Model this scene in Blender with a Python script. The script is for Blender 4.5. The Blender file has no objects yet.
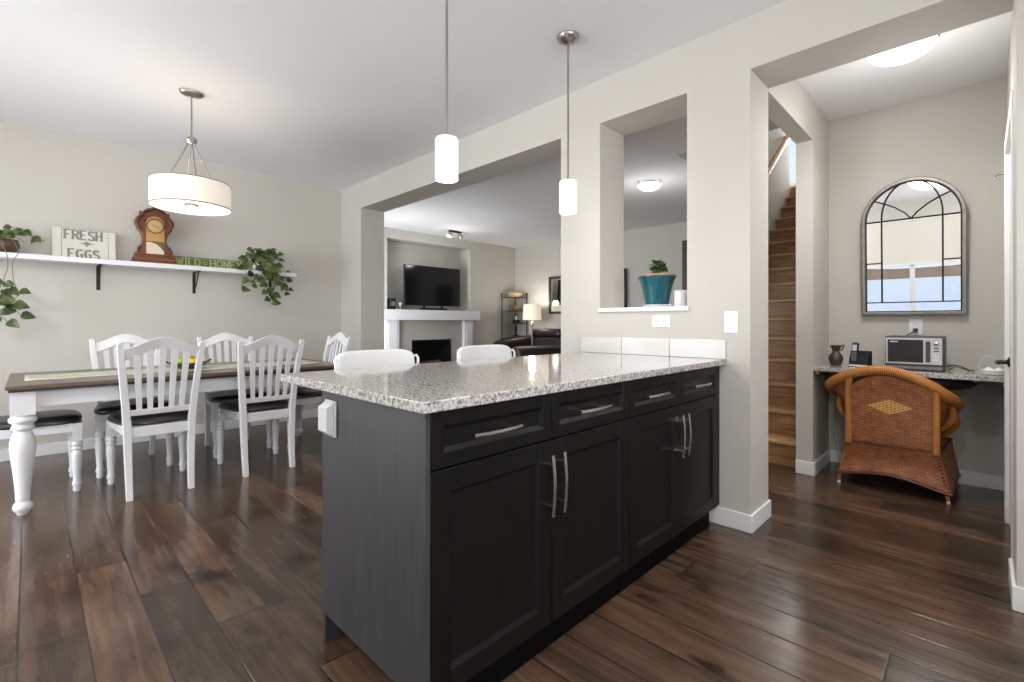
import bpy, math, random
from mathutils import Vector, Matrix
random.seed(7)
SC = bpy.context.scene
COL = SC.collection
PI = math.pi
R = math.radians

# ------------------------------------------------------------------ camera, world, big lights, exposure
CAM_H = 1.1135
cam = bpy.data.cameras.new('camera')
cam.sensor_fit = 'HORIZONTAL'; cam.sensor_width = 36.0
cam.lens = 475.0 / 1024.0 * 36.0
cam.shift_y = -(341 - 323) / 1024.0
cam.clip_start = 0.05; cam.clip_end = 600
camo = bpy.data.objects.new('camera', cam); COL.objects.link(camo)
camo.location = (0, 0, CAM_H)
camo.rotation_euler = (R(90), 0, math.atan2(.702, .712) - R(90))
SC.camera = camo

SC.view_settings.view_transform = 'Standard'
SC.view_settings.look = 'None'
SC.view_settings.gamma = 1.0
SC.view_settings.use_curve_mapping = False
SC.view_settings.exposure = 0.12
try:
    SC.cycles.use_denoising = True
    SC.cycles.denoiser = 'OPENIMAGEDENOISE'
    SC.cycles.max_bounces = 12
    SC.cycles.diffuse_bounces = 6
    SC.cycles.glossy_bounces = 6
    SC.cycles.transparent_max_bounces = 12
    SC.cycles.sample_clamp_indirect = 6.0
    SC.cycles.caustics_reflective = False
    SC.cycles.caustics_refractive = False
except Exception:
    pass

W = bpy.data.worlds.new('sky'); SC.world = W
W.use_nodes = True
nt = W.node_tree; nt.nodes.clear()
wo = nt.nodes.new('ShaderNodeOutputWorld'); wb = nt.nodes.new('ShaderNodeBackground')
wt = nt.nodes.new('ShaderNodeTexCoord'); ws = nt.nodes.new('ShaderNodeSeparateXYZ'); wr = nt.nodes.new('ShaderNodeValToRGB')
nt.links.new(wt.outputs['Generated'], ws.inputs[0]); nt.links.new(ws.outputs['Z'], wr.inputs[0])
nt.links.new(wr.outputs[0], wb.inputs[0]); nt.links.new(wb.outputs[0], wo.inputs[0])
e = wr.color_ramp.elements
e[0].position = 0.0; e[0].color = (.80, .86, .93, 1)
e[1].position = .7; e[1].color = (.40, .56, .84, 1)
e.new(.07).color = (.40, .60, .90, 1)
e.new(.25).color = (.66, .76, .90, 1)
wb.inputs[1].default_value = 1.1

def area(name, loc, rot, sx, sy, power, color=(1, 1, 1), spread=180):
    l = bpy.data.lights.new(name, 'AREA'); l.shape = 'RECTANGLE'; l.size = sx; l.size_y = sy
    l.energy = power; l.color = color; l.spread = R(spread)
    o = bpy.data.objects.new(name, l); COL.objects.link(o); o.location = loc; o.rotation_euler = rot
    return o
def point(name, loc, power, color=(1, .93, .84), rad=.05):
    l = bpy.data.lights.new(name, 'POINT'); l.energy = power; l.color = color; l.shadow_soft_size = rad
    o = bpy.data.objects.new(name, l); COL.objects.link(o); o.location = loc
    return o
# daylight entering by the windows that lie behind the camera, up the stairs and through an added living room window
DAY = (.95, .98, 1.0)
UP = 22     # the snow outside throws the daylight upwards into the rooms
area('daylight_patio_window', (-2.42, 3.9, 1.25), (0, R(-90 - 5), 0), 2.1, 2.2, 128, DAY)
area('daylight_kitchen_window', (.2, -2.72, 1.6), (R(90 + UP), 0, 0), 2.6, 1.3, 85, DAY)
area('added_living_daylight', (2.84, 6.4, 1.35), (0, R(-90 - UP), 0), 1.6, 1.1, 66, DAY)  # added source, out of view, to light the living room
area('daylight_stair_window', (8.85, 2.05, 4.0), (0, R(90), 0), 1.2, 1.0, 60, DAY)
# added fill lamps, no fixtures, behind the camera to brighten ceiling and nook
point('kitchen_fill_lamp', (-.7, -.42, 1.95), 66, (1, .98, .96), .16)
point('breakfast_fill_lamp', (-1.4, 2.7, 2.2), 60, (1, .98, .96), .16)
dl = bpy.data.lights.new('nook_fill_lamp', 'SPOT'); dl.energy = 50; dl.spot_size = R(135); dl.spot_blend = .7; dl.shadow_soft_size = .08; dl.color = (1, .97, .93)  # added unseen spot that brightens the nook and its chair
dlo = bpy.data.objects.new('nook_fill_lamp', dl); COL.objects.link(dlo); dlo.location = (1.55, .12, 2.70)
sunl = bpy.data.lights.new('sun', 'SUN'); sunl.energy = 2.2; sunl.angle = R(2); sunl.color = (1, .96, .9)
suno = bpy.data.objects.new('sun', sunl); COL.objects.link(suno)
suno.rotation_euler = Vector((1, .6, .85)).to_track_quat('Z', 'Y').to_euler()

# ------------------------------------------------------------------ materials
def hexc(r, g, b):
    f = lambda c: (c / 255 / 12.92) if c / 255 <= .04045 else ((c / 255 + .055) / 1.055) ** 2.4
    return (f(r), f(g), f(b), 1)
def newmat(name):
    m = bpy.data.materials.new(name); m.use_nodes = True
    return m, m.node_tree.nodes, m.node_tree.links, m.node_tree.nodes['Principled BSDF']
def plain(name, col, rough=.5, metal=0, emit=None, es=0, noise=0, nscale=30, bump=0, spec=.5, coat=0, aniso=None):
    m, N, L, b = newmat(name)
    b.inputs['Base Color'].default_value = col
    b.inputs['Roughness'].default_value = rough; b.inputs['Metallic'].default_value = metal
    b.inputs['Specular IOR Level'].default_value = spec
    if coat: b.inputs['Coat Weight'].default_value = coat; b.inputs['Coat Roughness'].default_value = .1
    if emit: b.inputs['Emission Color'].default_value = emit; b.inputs['Emission Strength'].default_value = es
    if noise or bump:
        tc = N.new('ShaderNodeTexCoord'); mp = N.new('ShaderNodeMapping'); n = N.new('ShaderNodeTexNoise')
        L.new(tc.outputs['Object'], mp.inputs[0]); L.new(mp.outputs[0], n.inputs['Vector'])
        if aniso: mp.inputs['Scale'].default_value = aniso
        n.inputs['Scale'].default_value = nscale; n.inputs['Detail'].default_value = 5
        if noise:
            mx = N.new('ShaderNodeMix'); mx.data_type = 'RGBA'
            mx.inputs['A'].default_value = tuple(max(0, c * (1 - noise)) for c in col[:3]) + (1,)
            mx.inputs['B'].default_value = tuple(min(1, c * (1 + noise)) for c in col[:3]) + (1,)
            L.new(n.outputs['Fac'], mx.inputs['Factor']); L.new(mx.outputs['Result'], b.inputs['Base Color'])
        if bump:
            bp = N.new('ShaderNodeBump'); bp.inputs['Strength'].default_value = bump; bp.inputs['Distance'].default_value = .002
            L.new(n.outputs['Fac'], bp.inputs['Height']); L.new(bp.outputs[0], b.inputs['Normal'])
    return m
def math_node(N, L, op, a, b=None, c=None):
    n = N.new('ShaderNodeMath'); n.operation = op
    for i, v in enumerate((a, b, c)):
        if v is None: continue
        if isinstance(v, (int, float)): n.inputs[i].default_value = v
        else: L.new(v, n.inputs[i])
    return n.outputs[0]
def ramp(N, L, fac, stops):
    r = N.new('ShaderNodeValToRGB'); L.new(fac, r.inputs[0]); el = r.color_ramp.elements
    el[0].position, el[0].color = stops[0]; el[1].position, el[1].color = stops[-1]
    for p, c in stops[1:-1]: el.new(p).color = c
    return r.outputs[0]

WALL = plain('warm_grey_paint', hexc(197, 194, 187), .75, noise=.012, nscale=3, bump=.05)
CEILM = plain('white_ceiling_paint', hexc(232, 232, 234), .9, noise=.01, nscale=4)
TRIM = plain('white_gloss_trim', hexc(236, 236, 236), .35)
WHITEP = plain('white_painted_wood', hexc(226, 226, 229), .38, noise=.02, nscale=12, bump=.06)
LEATHER = plain('dark_seat_leather', hexc(38, 35, 36), .33, noise=.15, nscale=40, bump=.25)
SOFAL = plain('espresso_leather', hexc(42, 32, 30), .32, noise=.25, nscale=8, bump=.3)
BRONZE = plain('black_iron', hexc(38, 36, 35), .5, metal=.6)
NICKEL = plain('brushed_nickel', hexc(168, 162, 156), .34, metal=1)
HANDLE = plain('satin_steel', hexc(205, 205, 205), .22, metal=1)
BLACKPL = plain('black_plastic', hexc(22, 22, 24), .3)
PLASTIC = plain('white_plastic', hexc(232, 232, 235), .35)
GREYPL = plain('grey_plastic', hexc(120, 120, 122), .4)
CERAMIC = plain('white_ceramic', hexc(232, 232, 232), .15)
TILEW = plain('white_glazed_tile', hexc(206, 206, 203), .18)
FABRICW = plain('white_stool_cover', hexc(222, 222, 223), .45, noise=.03, nscale=20, bump=.15)
TEAL = plain('teal_glaze', hexc(16, 84, 98), .18, noise=.35, nscale=9, aniso=(1, 1, 5), coat=.4)
CLAY = plain('tan_clay_rim', hexc(176, 138, 104), .5)
BROWNPOT = plain('brown_glazed_pot', hexc(92, 68, 60), .25, noise=.4, nscale=22, aniso=(1, 1, 4))
DARKVASE = plain('dark_brown_pottery', hexc(70, 56, 52), .45, noise=.25, nscale=40)
SOIL = plain('potting_soil', hexc(50, 38, 28), .9, noise=.4, nscale=80)
STEM = plain('green_stem', hexc(98, 112, 58), .5)
LEAFY = None
def leaf_mat(name, c1, c2):
    m, N, L, b = newmat(name)
    tc = N.new('ShaderNodeTexCoord'); n = N.new('ShaderNodeTexNoise'); n.inputs['Scale'].default_value = 14
    L.new(tc.outputs['Object'], n.inputs['Vector'])
    L.new(ramp(N, L, n.outputs['Fac'], [(.35, c1), (.65, c2)]), b.inputs['Base Color'])
    b.inputs['Roughness'].default_value = .32
    return m
LEAF = leaf_mat('pothos_leaf', hexc(38, 54, 24), hexc(92, 108, 54))
JADE = leaf_mat('jade_leaf', hexc(28, 52, 22), hexc(62, 96, 44))
GLOW = plain('lit_opal_glass', hexc(240, 240, 240), .3, emit=(1, .97, .93, 1), es=.55)
GLOWDOME = plain('lit_dome_glass', hexc(240, 240, 240), .3, emit=(1, .98, .95, 1), es=.95)
GLOWBOWL = plain('lit_small_dome_glass', hexc(240, 240, 240), .3, emit=(1, .98, .95, 1), es=.7)
GLOWFAB = plain('lit_cream_fabric', hexc(236, 226, 210), .8, emit=(1, .93, .82, 1), es=.30, noise=.04, nscale=60)
GLOWLAMP = plain('lit_lamp_fabric', hexc(240, 230, 212), .8, emit=(1, .91, .74, 1), es=.45)
BULB = plain('bright_bulb', hexc(255, 255, 255), .3, emit=(1, .96, .9, 1), es=12)
STONE = plain('white_sill_stone', hexc(232, 230, 228), .3)
TILEG = plain('grey_fireplace_tile', hexc(178, 174, 168), .4, noise=.06, nscale=6)
FIREB = plain('black_firebox', hexc(20, 19, 19), .4)
LOG = plain('charred_log', hexc(90, 78, 70), .85, noise=.5, nscale=25)
SCREEN = plain('television_screen', hexc(12, 12, 14), .12)
WOODD = plain('dark_walnut_frame', hexc(72, 52, 42), .4, noise=.25, nscale=20, aniso=(1, 1, 8))
SNOW = plain('snowy_ground', hexc(228, 230, 236), .9, noise=.3, nscale=1.2)
HILL = plain('brown_hillside', hexc(150, 120, 90), .95, noise=.4, nscale=.2)
BLIND = plain('cream_roller_blind', hexc(222, 218, 208), .8)
BRASS = plain('brass', hexc(190, 150, 70), .3, metal=1)
TAN = plain('tan_straw', hexc(205, 178, 140), .8, noise=.2, nscale=40)
ORANGEC = plain('orange_ceramic', hexc(150, 96, 62), .5, noise=.3, nscale=30)
GLASSY = plain('pale_frosted_glass', hexc(200, 206, 208), .12)
OAK = plain('oak_rail', hexc(196, 146, 86), .4, noise=.2, nscale=14, aniso=(1, 8, 8))
YEL = plain('lemon_skin', hexc(226, 196, 30), .4, bump=.2, nscale=80)
GRN = plain('green_apple_skin', hexc(168, 196, 62), .3, noise=.12, nscale=12)
GREYLET = plain('grey_sign_paint', hexc(140, 138, 132), .7, noise=.2, nscale=60)
LIMELET = plain('pale_lime_sign_paint', hexc(168, 176, 122), .7, noise=.2, nscale=60)
GREENB = plain('weathered_green_board', hexc(94, 104, 54), .7, noise=.3, nscale=18, aniso=(.4, 1, 5))
WHITEB = plain('whitewashed_board', hexc(218, 215, 206), .8, noise=.08, nscale=16, aniso=(5, 1, .6))
CLOCKW = plain('carved_walnut', hexc(112, 56, 28), .42, noise=.4, nscale=24, aniso=(1, 1, 4), bump=.3)
CLOCKD = plain('dark_carving', hexc(66, 40, 26), .5, noise=.4, nscale=40)
GOLD = plain('antique_gold', hexc(176, 140, 84), .4, metal=.4, noise=.25, nscale=40)
DIAL = plain('aged_dial', hexc(200, 166, 110), .5, noise=.2, nscale=40)
TABLET = plain('cream_painted_glass', hexc(214, 200, 176), .2, noise=.15, nscale=20)
MIRF = plain('weathered_zinc_frame', hexc(140, 136, 132), .42, metal=.7, noise=.3, nscale=18, bump=.4)
SILVER = plain('mirror_silver', (.93, .94, .94, 1), .0, metal=1)
WIREC = plain('dark_cable', hexc(46, 44, 44), .5)
CABLE = plain('pale_cable', hexc(208, 206, 200), .5)
BLACKT = plain('black_toe_board', hexc(12, 11, 11), .7, spec=.05)

def wood_mat(name, c0, c1, c2, rough, sc=(1, 12, 12), scale=3.0, bump=.1, grey=None):
    m, N, L, b = newmat(name)
    tc = N.new('ShaderNodeTexCoord'); mp = N.new('ShaderNodeMapping'); mp.inputs['Scale'].default_value = sc
    n = N.new('ShaderNodeTexNoise'); n.inputs['Scale'].default_value = scale; n.inputs['Detail'].default_value = 8; n.inputs['Distortion'].default_value = .6
    L.new(tc.outputs['Object'], mp.inputs[0]); L.new(mp.outputs[0], n.inputs['Vector'])
    L.new(ramp(N, L, n.outputs['Fac'], [(.3, c0), (.5, c1), (.7, c2)]), b.inputs['Base Color'])
    bp = N.new('ShaderNodeBump'); bp.inputs['Strength'].default_value = bump; bp.inputs['Distance'].default_value = .001
    L.new(n.outputs['Fac'], bp.inputs['Height']); L.new(bp.outputs[0], b.inputs['Normal'])
    b.inputs['Roughness'].default_value = rough
    return m
CABF = wood_mat('espresso_cabinet_wood', hexc(17, 16, 16), hexc(20, 18, 18), hexc(24, 22, 22), .38, (6, 6, 1), 6)
CABF.node_tree.nodes['Principled BSDF'].inputs['Specular IOR Level'].default_value = .18
CABE = wood_mat('charcoal_end_panel_wood', hexc(50, 50, 52), hexc(56, 56, 58), hexc(64, 64, 66), .42, (8, 8, .6), 7)
TABTOP = wood_mat('brown_table_wood', hexc(82, 64, 54), hexc(104, 84, 72), hexc(122, 102, 88), .28, (1, 14, 14), 3)
TABEDG = plain('dark_table_edge', hexc(52, 42, 38), .35)
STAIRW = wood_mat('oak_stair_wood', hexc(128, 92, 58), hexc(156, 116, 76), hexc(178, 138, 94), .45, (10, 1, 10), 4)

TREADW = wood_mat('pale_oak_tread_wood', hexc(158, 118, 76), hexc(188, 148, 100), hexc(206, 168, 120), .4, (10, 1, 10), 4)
def floor_mat():
    m, N, L, b = newmat('hand_scraped_plank_floor')
    tc = N.new('ShaderNodeTexCoord'); sp = N.new('ShaderNodeSeparateXYZ'); L.new(tc.outputs['Object'], sp.inputs[0])
    x, y = sp.outputs['X'], sp.outputs['Y']
    PW, PL = .172, 1.55
    xs = math_node(N, L, 'DIVIDE', math_node(N, L, 'ADD', x, 50.0 * PW + .029), PW)
    row = math_node(N, L, 'FLOOR', xs); fx = math_node(N, L, 'FRACT', xs)
    wn = N.new('ShaderNodeTexWhiteNoise'); wn.noise_dimensions = '1D'; L.new(row, wn.inputs['W'])
    ys = math_node(N, L, 'ADD', math_node(N, L, 'DIVIDE', math_node(N, L, 'ADD', y, 40.0), PL), math_node(N, L, 'MULTIPLY', wn.outputs['Value'], 7.0))
    seg = math_node(N, L, 'FLOOR', ys); fy = math_node(N, L, 'FRACT', ys)
    cb = N.new('ShaderNodeCombineXYZ'); L.new(row, cb.inputs[0]); L.new(seg, cb.inputs[1])
    w2 = N.new('ShaderNodeTexWhiteNoise'); w2.noise_dimensions = '2D'; L.new(cb.outputs[0], w2.inputs['Vector'])
    # distance to seams
    ex = math_node(N, L, 'MULTIPLY', math_node(N, L, 'MINIMUM', fx, math_node(N, L, 'SUBTRACT', 1.0, fx)), PW)
    ey = math_node(N, L, 'MULTIPLY', math_node(N, L, 'MINIMUM', fy, math_node(N, L, 'SUBTRACT', 1.0, fy)), PL)
    ed = math_node(N, L, 'MINIMUM', ex, ey)
    # grain, offset per plank
    off = math_node(N, L, 'MULTIPLY', w2.outputs['Value'], 37.0)
    gv = N.new('ShaderNodeCombineXYZ')
    L.new(math_node(N, L, 'ADD', math_node(N, L, 'MULTIPLY', x, 12.0), off), gv.inputs[0])
    L.new(math_node(N, L, 'ADD', math_node(N, L, 'MULTIPLY', y, .9), off), gv.inputs[1]); L.new(off, gv.inputs[2])
    g = N.new('ShaderNodeTexNoise'); g.inputs['Scale'].default_value = 2.2; g.inputs['Detail'].default_value = 12; g.inputs['Roughness'].default_value = .62; g.inputs['Distortion'].default_value = .5
    L.new(gv.outputs[0], g.inputs['Vector'])
    big = N.new('ShaderNodeCombineXYZ')
    L.new(math_node(N, L, 'ADD', math_node(N, L, 'MULTIPLY', x, 2.6), off), big.inputs[0])
    L.new(math_node(N, L, 'ADD', math_node(N, L, 'MULTIPLY', y, 1.5), off), big.inputs[1]); L.new(off, big.inputs[2])
    k = N.new('ShaderNodeTexNoise'); k.inputs['Scale'].default_value = 2.4; k.inputs['Detail'].default_value = 3
    L.new(big.outputs[0], k.inputs['Vector'])
    gcol = ramp(N, L, g.outputs['Fac'], [(.26, hexc(64, 50, 41)), (.46, hexc(96, 79, 67)), (.74, hexc(128, 108, 92))])
    tint = ramp(N, L, w2.outputs['Value'], [(0, hexc(168, 160, 156)), (.5, hexc(212, 203, 196)), (1, hexc(255, 240, 226))])
    m1 = N.new('ShaderNodeMix'); m1.data_type = 'RGBA'; m1.blend_type = 'MULTIPLY'; m1.inputs['Factor'].default_value = 1
    L.new(gcol, m1.inputs['A']); L.new(tint, m1.inputs['B'])
    m2 = N.new('ShaderNodeMix'); m2.data_type = 'RGBA'; m2.blend_type = 'MULTIPLY'; m2.inputs['Factor'].default_value = 1
    L.new(m1.outputs['Result'], m2.inputs['A']); L.new(ramp(N, L, k.outputs['Fac'], [(.26, hexc(110, 98, 90)), (.38, hexc(215, 208, 204)), (.7, hexc(255, 255, 255))]), m2.inputs['B'])
    m3 = N.new('ShaderNodeMix'); m3.data_type = 'RGBA'
    L.new(ramp(N, L, ed, [(.0, (1, 1, 1, 1)), (.0022, (.8, .8, .8, 1)), (.0040, (0, 0, 0, 1))]), m3.inputs['Factor'])
    L.new(m2.outputs['Result'], m3.inputs['A']); m3.inputs['B'].default_value = hexc(36, 28, 23)
    L.new(m3.outputs['Result'], b.inputs['Base Color'])
    rr = N.new('ShaderNodeMapRange'); L.new(g.outputs['Fac'], rr.inputs[0]); rr.inputs['To Min'].default_value = .14; rr.inputs['To Max'].default_value = .27
    L.new(rr.outputs[0], b.inputs['Roughness'])
    h = math_node(N, L, 'ADD', math_node(N, L, 'MULTIPLY', k.outputs['Fac'], 1.1), math_node(N, L, 'MULTIPLY', g.outputs['Fac'], .25))
    h2 = math_node(N, L, 'ADD', h, math_node(N, L, 'MULTIPLY', math_node(N, L, 'MINIMUM', math_node(N, L, 'DIVIDE', ed, .005), 1.0), .3))
    bp = N.new('ShaderNodeBump'); bp.inputs['Strength'].default_value = .38; bp.inputs['Distance'].default_value = .0045
    L.new(h2, bp.inputs['Height']); L.new(bp.outputs[0], b.inputs['Normal'])
    return m
FLOORM = floor_mat()

def granite_mat():
    m, N, L, b = newmat('speckled_granite')
    tc = N.new('ShaderNodeTexCoord')
    n1 = N.new('ShaderNodeTexNoise'); n1.inputs['Scale'].default_value = 105; n1.inputs['Detail'].default_value = 4
    n2 = N.new('ShaderNodeTexNoise'); n2.inputs['Scale'].default_value = 42; n2.inputs['Detail'].default_value = 6
    v = N.new('ShaderNodeTexVoronoi'); v.inputs['Scale'].default_value = 130
    for q in (n1, n2, v): L.new(tc.outputs['Object'], q.inputs['Vector'])
    base = ramp(N, L, n1.outputs['Fac'], [(.30, hexc(104, 98, 96)), (.42, hexc(150, 146, 143)), (.52, hexc(184, 181, 178)), (.7, hexc(214, 212, 209))])
    mx = N.new('ShaderNodeMix'); mx.data_type = 'RGBA'
    L.new(ramp(N, L, n2.outputs['Fac'], [(.61, (0, 0, 0, 1)), (.70, (1, 1, 1, 1))]), mx.inputs['Factor'])
    L.new(base, mx.inputs['A']); mx.inputs['B'].default_value = hexc(112, 100, 94)
    mx2 = N.new('ShaderNodeMix'); mx2.data_type = 'RGBA'
    L.new(ramp(N, L, v.outputs['Color'], [(.90, (0, 0, 0, 1)), (.94, (.8, .8, .8, 1))]), mx2.inputs['Factor'])
    L.new(mx.outputs['Result'], mx2.inputs['A']); mx2.inputs['B'].default_value = hexc(82, 76, 75)
    L.new(mx2.outputs['Result'], b.inputs['Base Color'])
    b.inputs['Roughness'].default_value = .09; b.inputs['Specular IOR Level'].default_value = .65
    return m
GRANITE = granite_mat()

def wicker_mat(name, diamond=None):
    m, N, L, b = newmat(name)
    uv = N.new('ShaderNodeUVMap')
    br = N.new('ShaderNodeTexBrick'); L.new(uv.outputs[0], br.inputs['Vector'])
    br.inputs['Scale'].default_value = 1; br.inputs['Brick Width'].default_value = .026; br.inputs['Row Height'].default_value = .011
    br.inputs['Mortar Size'].default_value = .0022; br.inputs['Mortar Smooth'].default_value = .6
    br.inputs['Color1'].default_value = hexc(206, 136, 84); br.inputs['Color2'].default_value = hexc(172, 106, 64); br.inputs['Mortar'].default_value = hexc(92, 52, 34)
    n = N.new('ShaderNodeTexNoise'); n.inputs['Scale'].default_value = 16; L.new(uv.outputs[0], n.inputs['Vector'])
    mx = N.new('ShaderNodeMix'); mx.data_type = 'RGBA'; mx.blend_type = 'MULTIPLY'; mx.inputs['Factor'].default_value = .5
    L.new(br.outputs['Color'], mx.inputs['A']); L.new(ramp(N, L, n.outputs['Fac'], [(.3, hexc(170, 150, 140)), (.7, hexc(255, 250, 245))]), mx.inputs['B'])
    out = mx.outputs['Result']
    if diamond:
        u0, v0, a, c = diamond
        s = N.new('ShaderNodeSeparateXYZ'); L.new(uv.outputs[0], s.inputs[0])
        du = math_node(N, L, 'DIVIDE', math_node(N, L, 'ABSOLUTE', math_node(N, L, 'SUBTRACT', s.outputs[0], u0)), a)
        dv = math_node(N, L, 'DIVIDE', math_node(N, L, 'ABSOLUTE', math_node(N, L, 'SUBTRACT', s.outputs[1], v0)), c)
        ins = math_node(N, L, 'LESS_THAN', math_node(N, L, 'ADD', du, dv), 1.0)
        # diagonal lattice of pale strands
        p = math_node(N, L, 'FRACT', math_node(N, L, 'MULTIPLY', math_node(N, L, 'ADD', math_node(N, L, 'DIVIDE', s.outputs[0], a), math_node(N, L, 'DIVIDE', s.outputs[1], c)), 3.0))
        q = math_node(N, L, 'FRACT', math_node(N, L, 'MULTIPLY', math_node(N, L, 'SUBTRACT', math_node(N, L, 'DIVIDE', s.outputs[0], a), math_node(N, L, 'DIVIDE', s.outputs[1], c)), 3.0))
        lat = math_node(N, L, 'MAXIMUM', math_node(N, L, 'LESS_THAN', p, .5), math_node(N, L, 'LESS_THAN', q, .5))
        f = math_node(N, L, 'MULTIPLY', math_node(N, L, 'MULTIPLY', ins, lat), .85)
        m2 = N.new('ShaderNodeMix'); m2.data_type = 'RGBA'; L.new(f, m2.inputs['Factor']); L.new(out, m2.inputs['A']); m2.inputs['B'].default_value = hexc(236, 186, 104)
        out = m2.outputs['Result']
    L.new(out, b.inputs['Base Color']); b.inputs['Roughness'].default_value = .42
    bp = N.new('ShaderNodeBump'); bp.inputs['Strength'].default_value = .7; bp.inputs['Distance'].default_value = .003
    L.new(math_node(N, L, 'SUBTRACT', 1.0, br.outputs['Fac']), bp.inputs['Height']); L.new(bp.outputs[0], b.inputs['Normal'])
    return m
WICKER = wicker_mat('woven_wicker')
WICKERD = wicker_mat('woven_wicker_with_diamond', (0.0, .565, .12, .05))
def rim_mat():
    m, N, L, b = newmat('wrapped_rattan')
    uv = N.new('ShaderNodeUVMap'); w = N.new('ShaderNodeTexWave'); w.bands_direction = 'X'
    L.new(uv.outputs[0], w.inputs['Vector']); w.inputs['Scale'].default_value = 32; w.inputs['Distortion'].default_value = 1.0
    L.new(ramp(N, L, w.outputs['Fac'], [(.0, hexc(142, 84, 36)), (.4, hexc(186, 118, 54)), (1, hexc(204, 136, 68))]), b.inputs['Base Color'])
    b.inputs['Roughness'].default_value = .32
    bp = N.new('ShaderNodeBump'); bp.inputs['Strength'].default_value = .5; bp.inputs['Distance'].default_value = .002
    L.new(w.outputs['Fac'], bp.inputs['Height']); L.new(bp.outputs[0], b.inputs['Normal'])
    return m
RATTAN = rim_mat()
def runner_mat():
    m, N, L, b = newmat('sage_striped_runner')
    tc = N.new('ShaderNodeTexCoord'); w = N.new('ShaderNodeTexNoise'); mp = N.new('ShaderNodeMapping'); mp.inputs['Scale'].default_value = (3, 22, 1)
    L.new(tc.outputs['Object'], mp.inputs[0]); L.new(mp.outputs[0], w.inputs['Vector']); w.inputs['Scale'].default_value = 2
    L.new(ramp(N, L, w.outputs['Fac'], [(.4, hexc(196, 198, 180)), (.5, hexc(220, 220, 206)), (.62, hexc(164, 168, 144))]), b.inputs['Base Color'])
    b.inputs['Roughness'].default_value = .9
    return m
RUNNER = runner_mat()
def glass_mat():
    m = bpy.data.materials.new('window_glass'); m.use_nodes = True
    N = m.node_tree.nodes; L = m.node_tree.links; N.clear()
    o = N.new('ShaderNodeOutputMaterial'); t = N.new('ShaderNodeBsdfTransparent'); g = N.new('ShaderNodeBsdfGlossy'); g.inputs['Roughness'].default_value = 0
    f = N.new('ShaderNodeFresnel'); mx = N.new('ShaderNodeMixShader')
    L.new(f.outputs[0], mx.inputs[0]); L.new(t.outputs[0], mx.inputs[1]); L.new(g.outputs[0], mx.inputs[2]); L.new(mx.outputs[0], o.inputs[0])
    return m
GLASS = glass_mat()
FIREG = plain('dark_fireplace_glass', hexc(10, 10, 10), .06)
MWGLASS = plain('dark_oven_window', hexc(44, 36, 36), .18)
LCD = plain('blank_display', hexc(70, 74, 78), .3)

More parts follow.
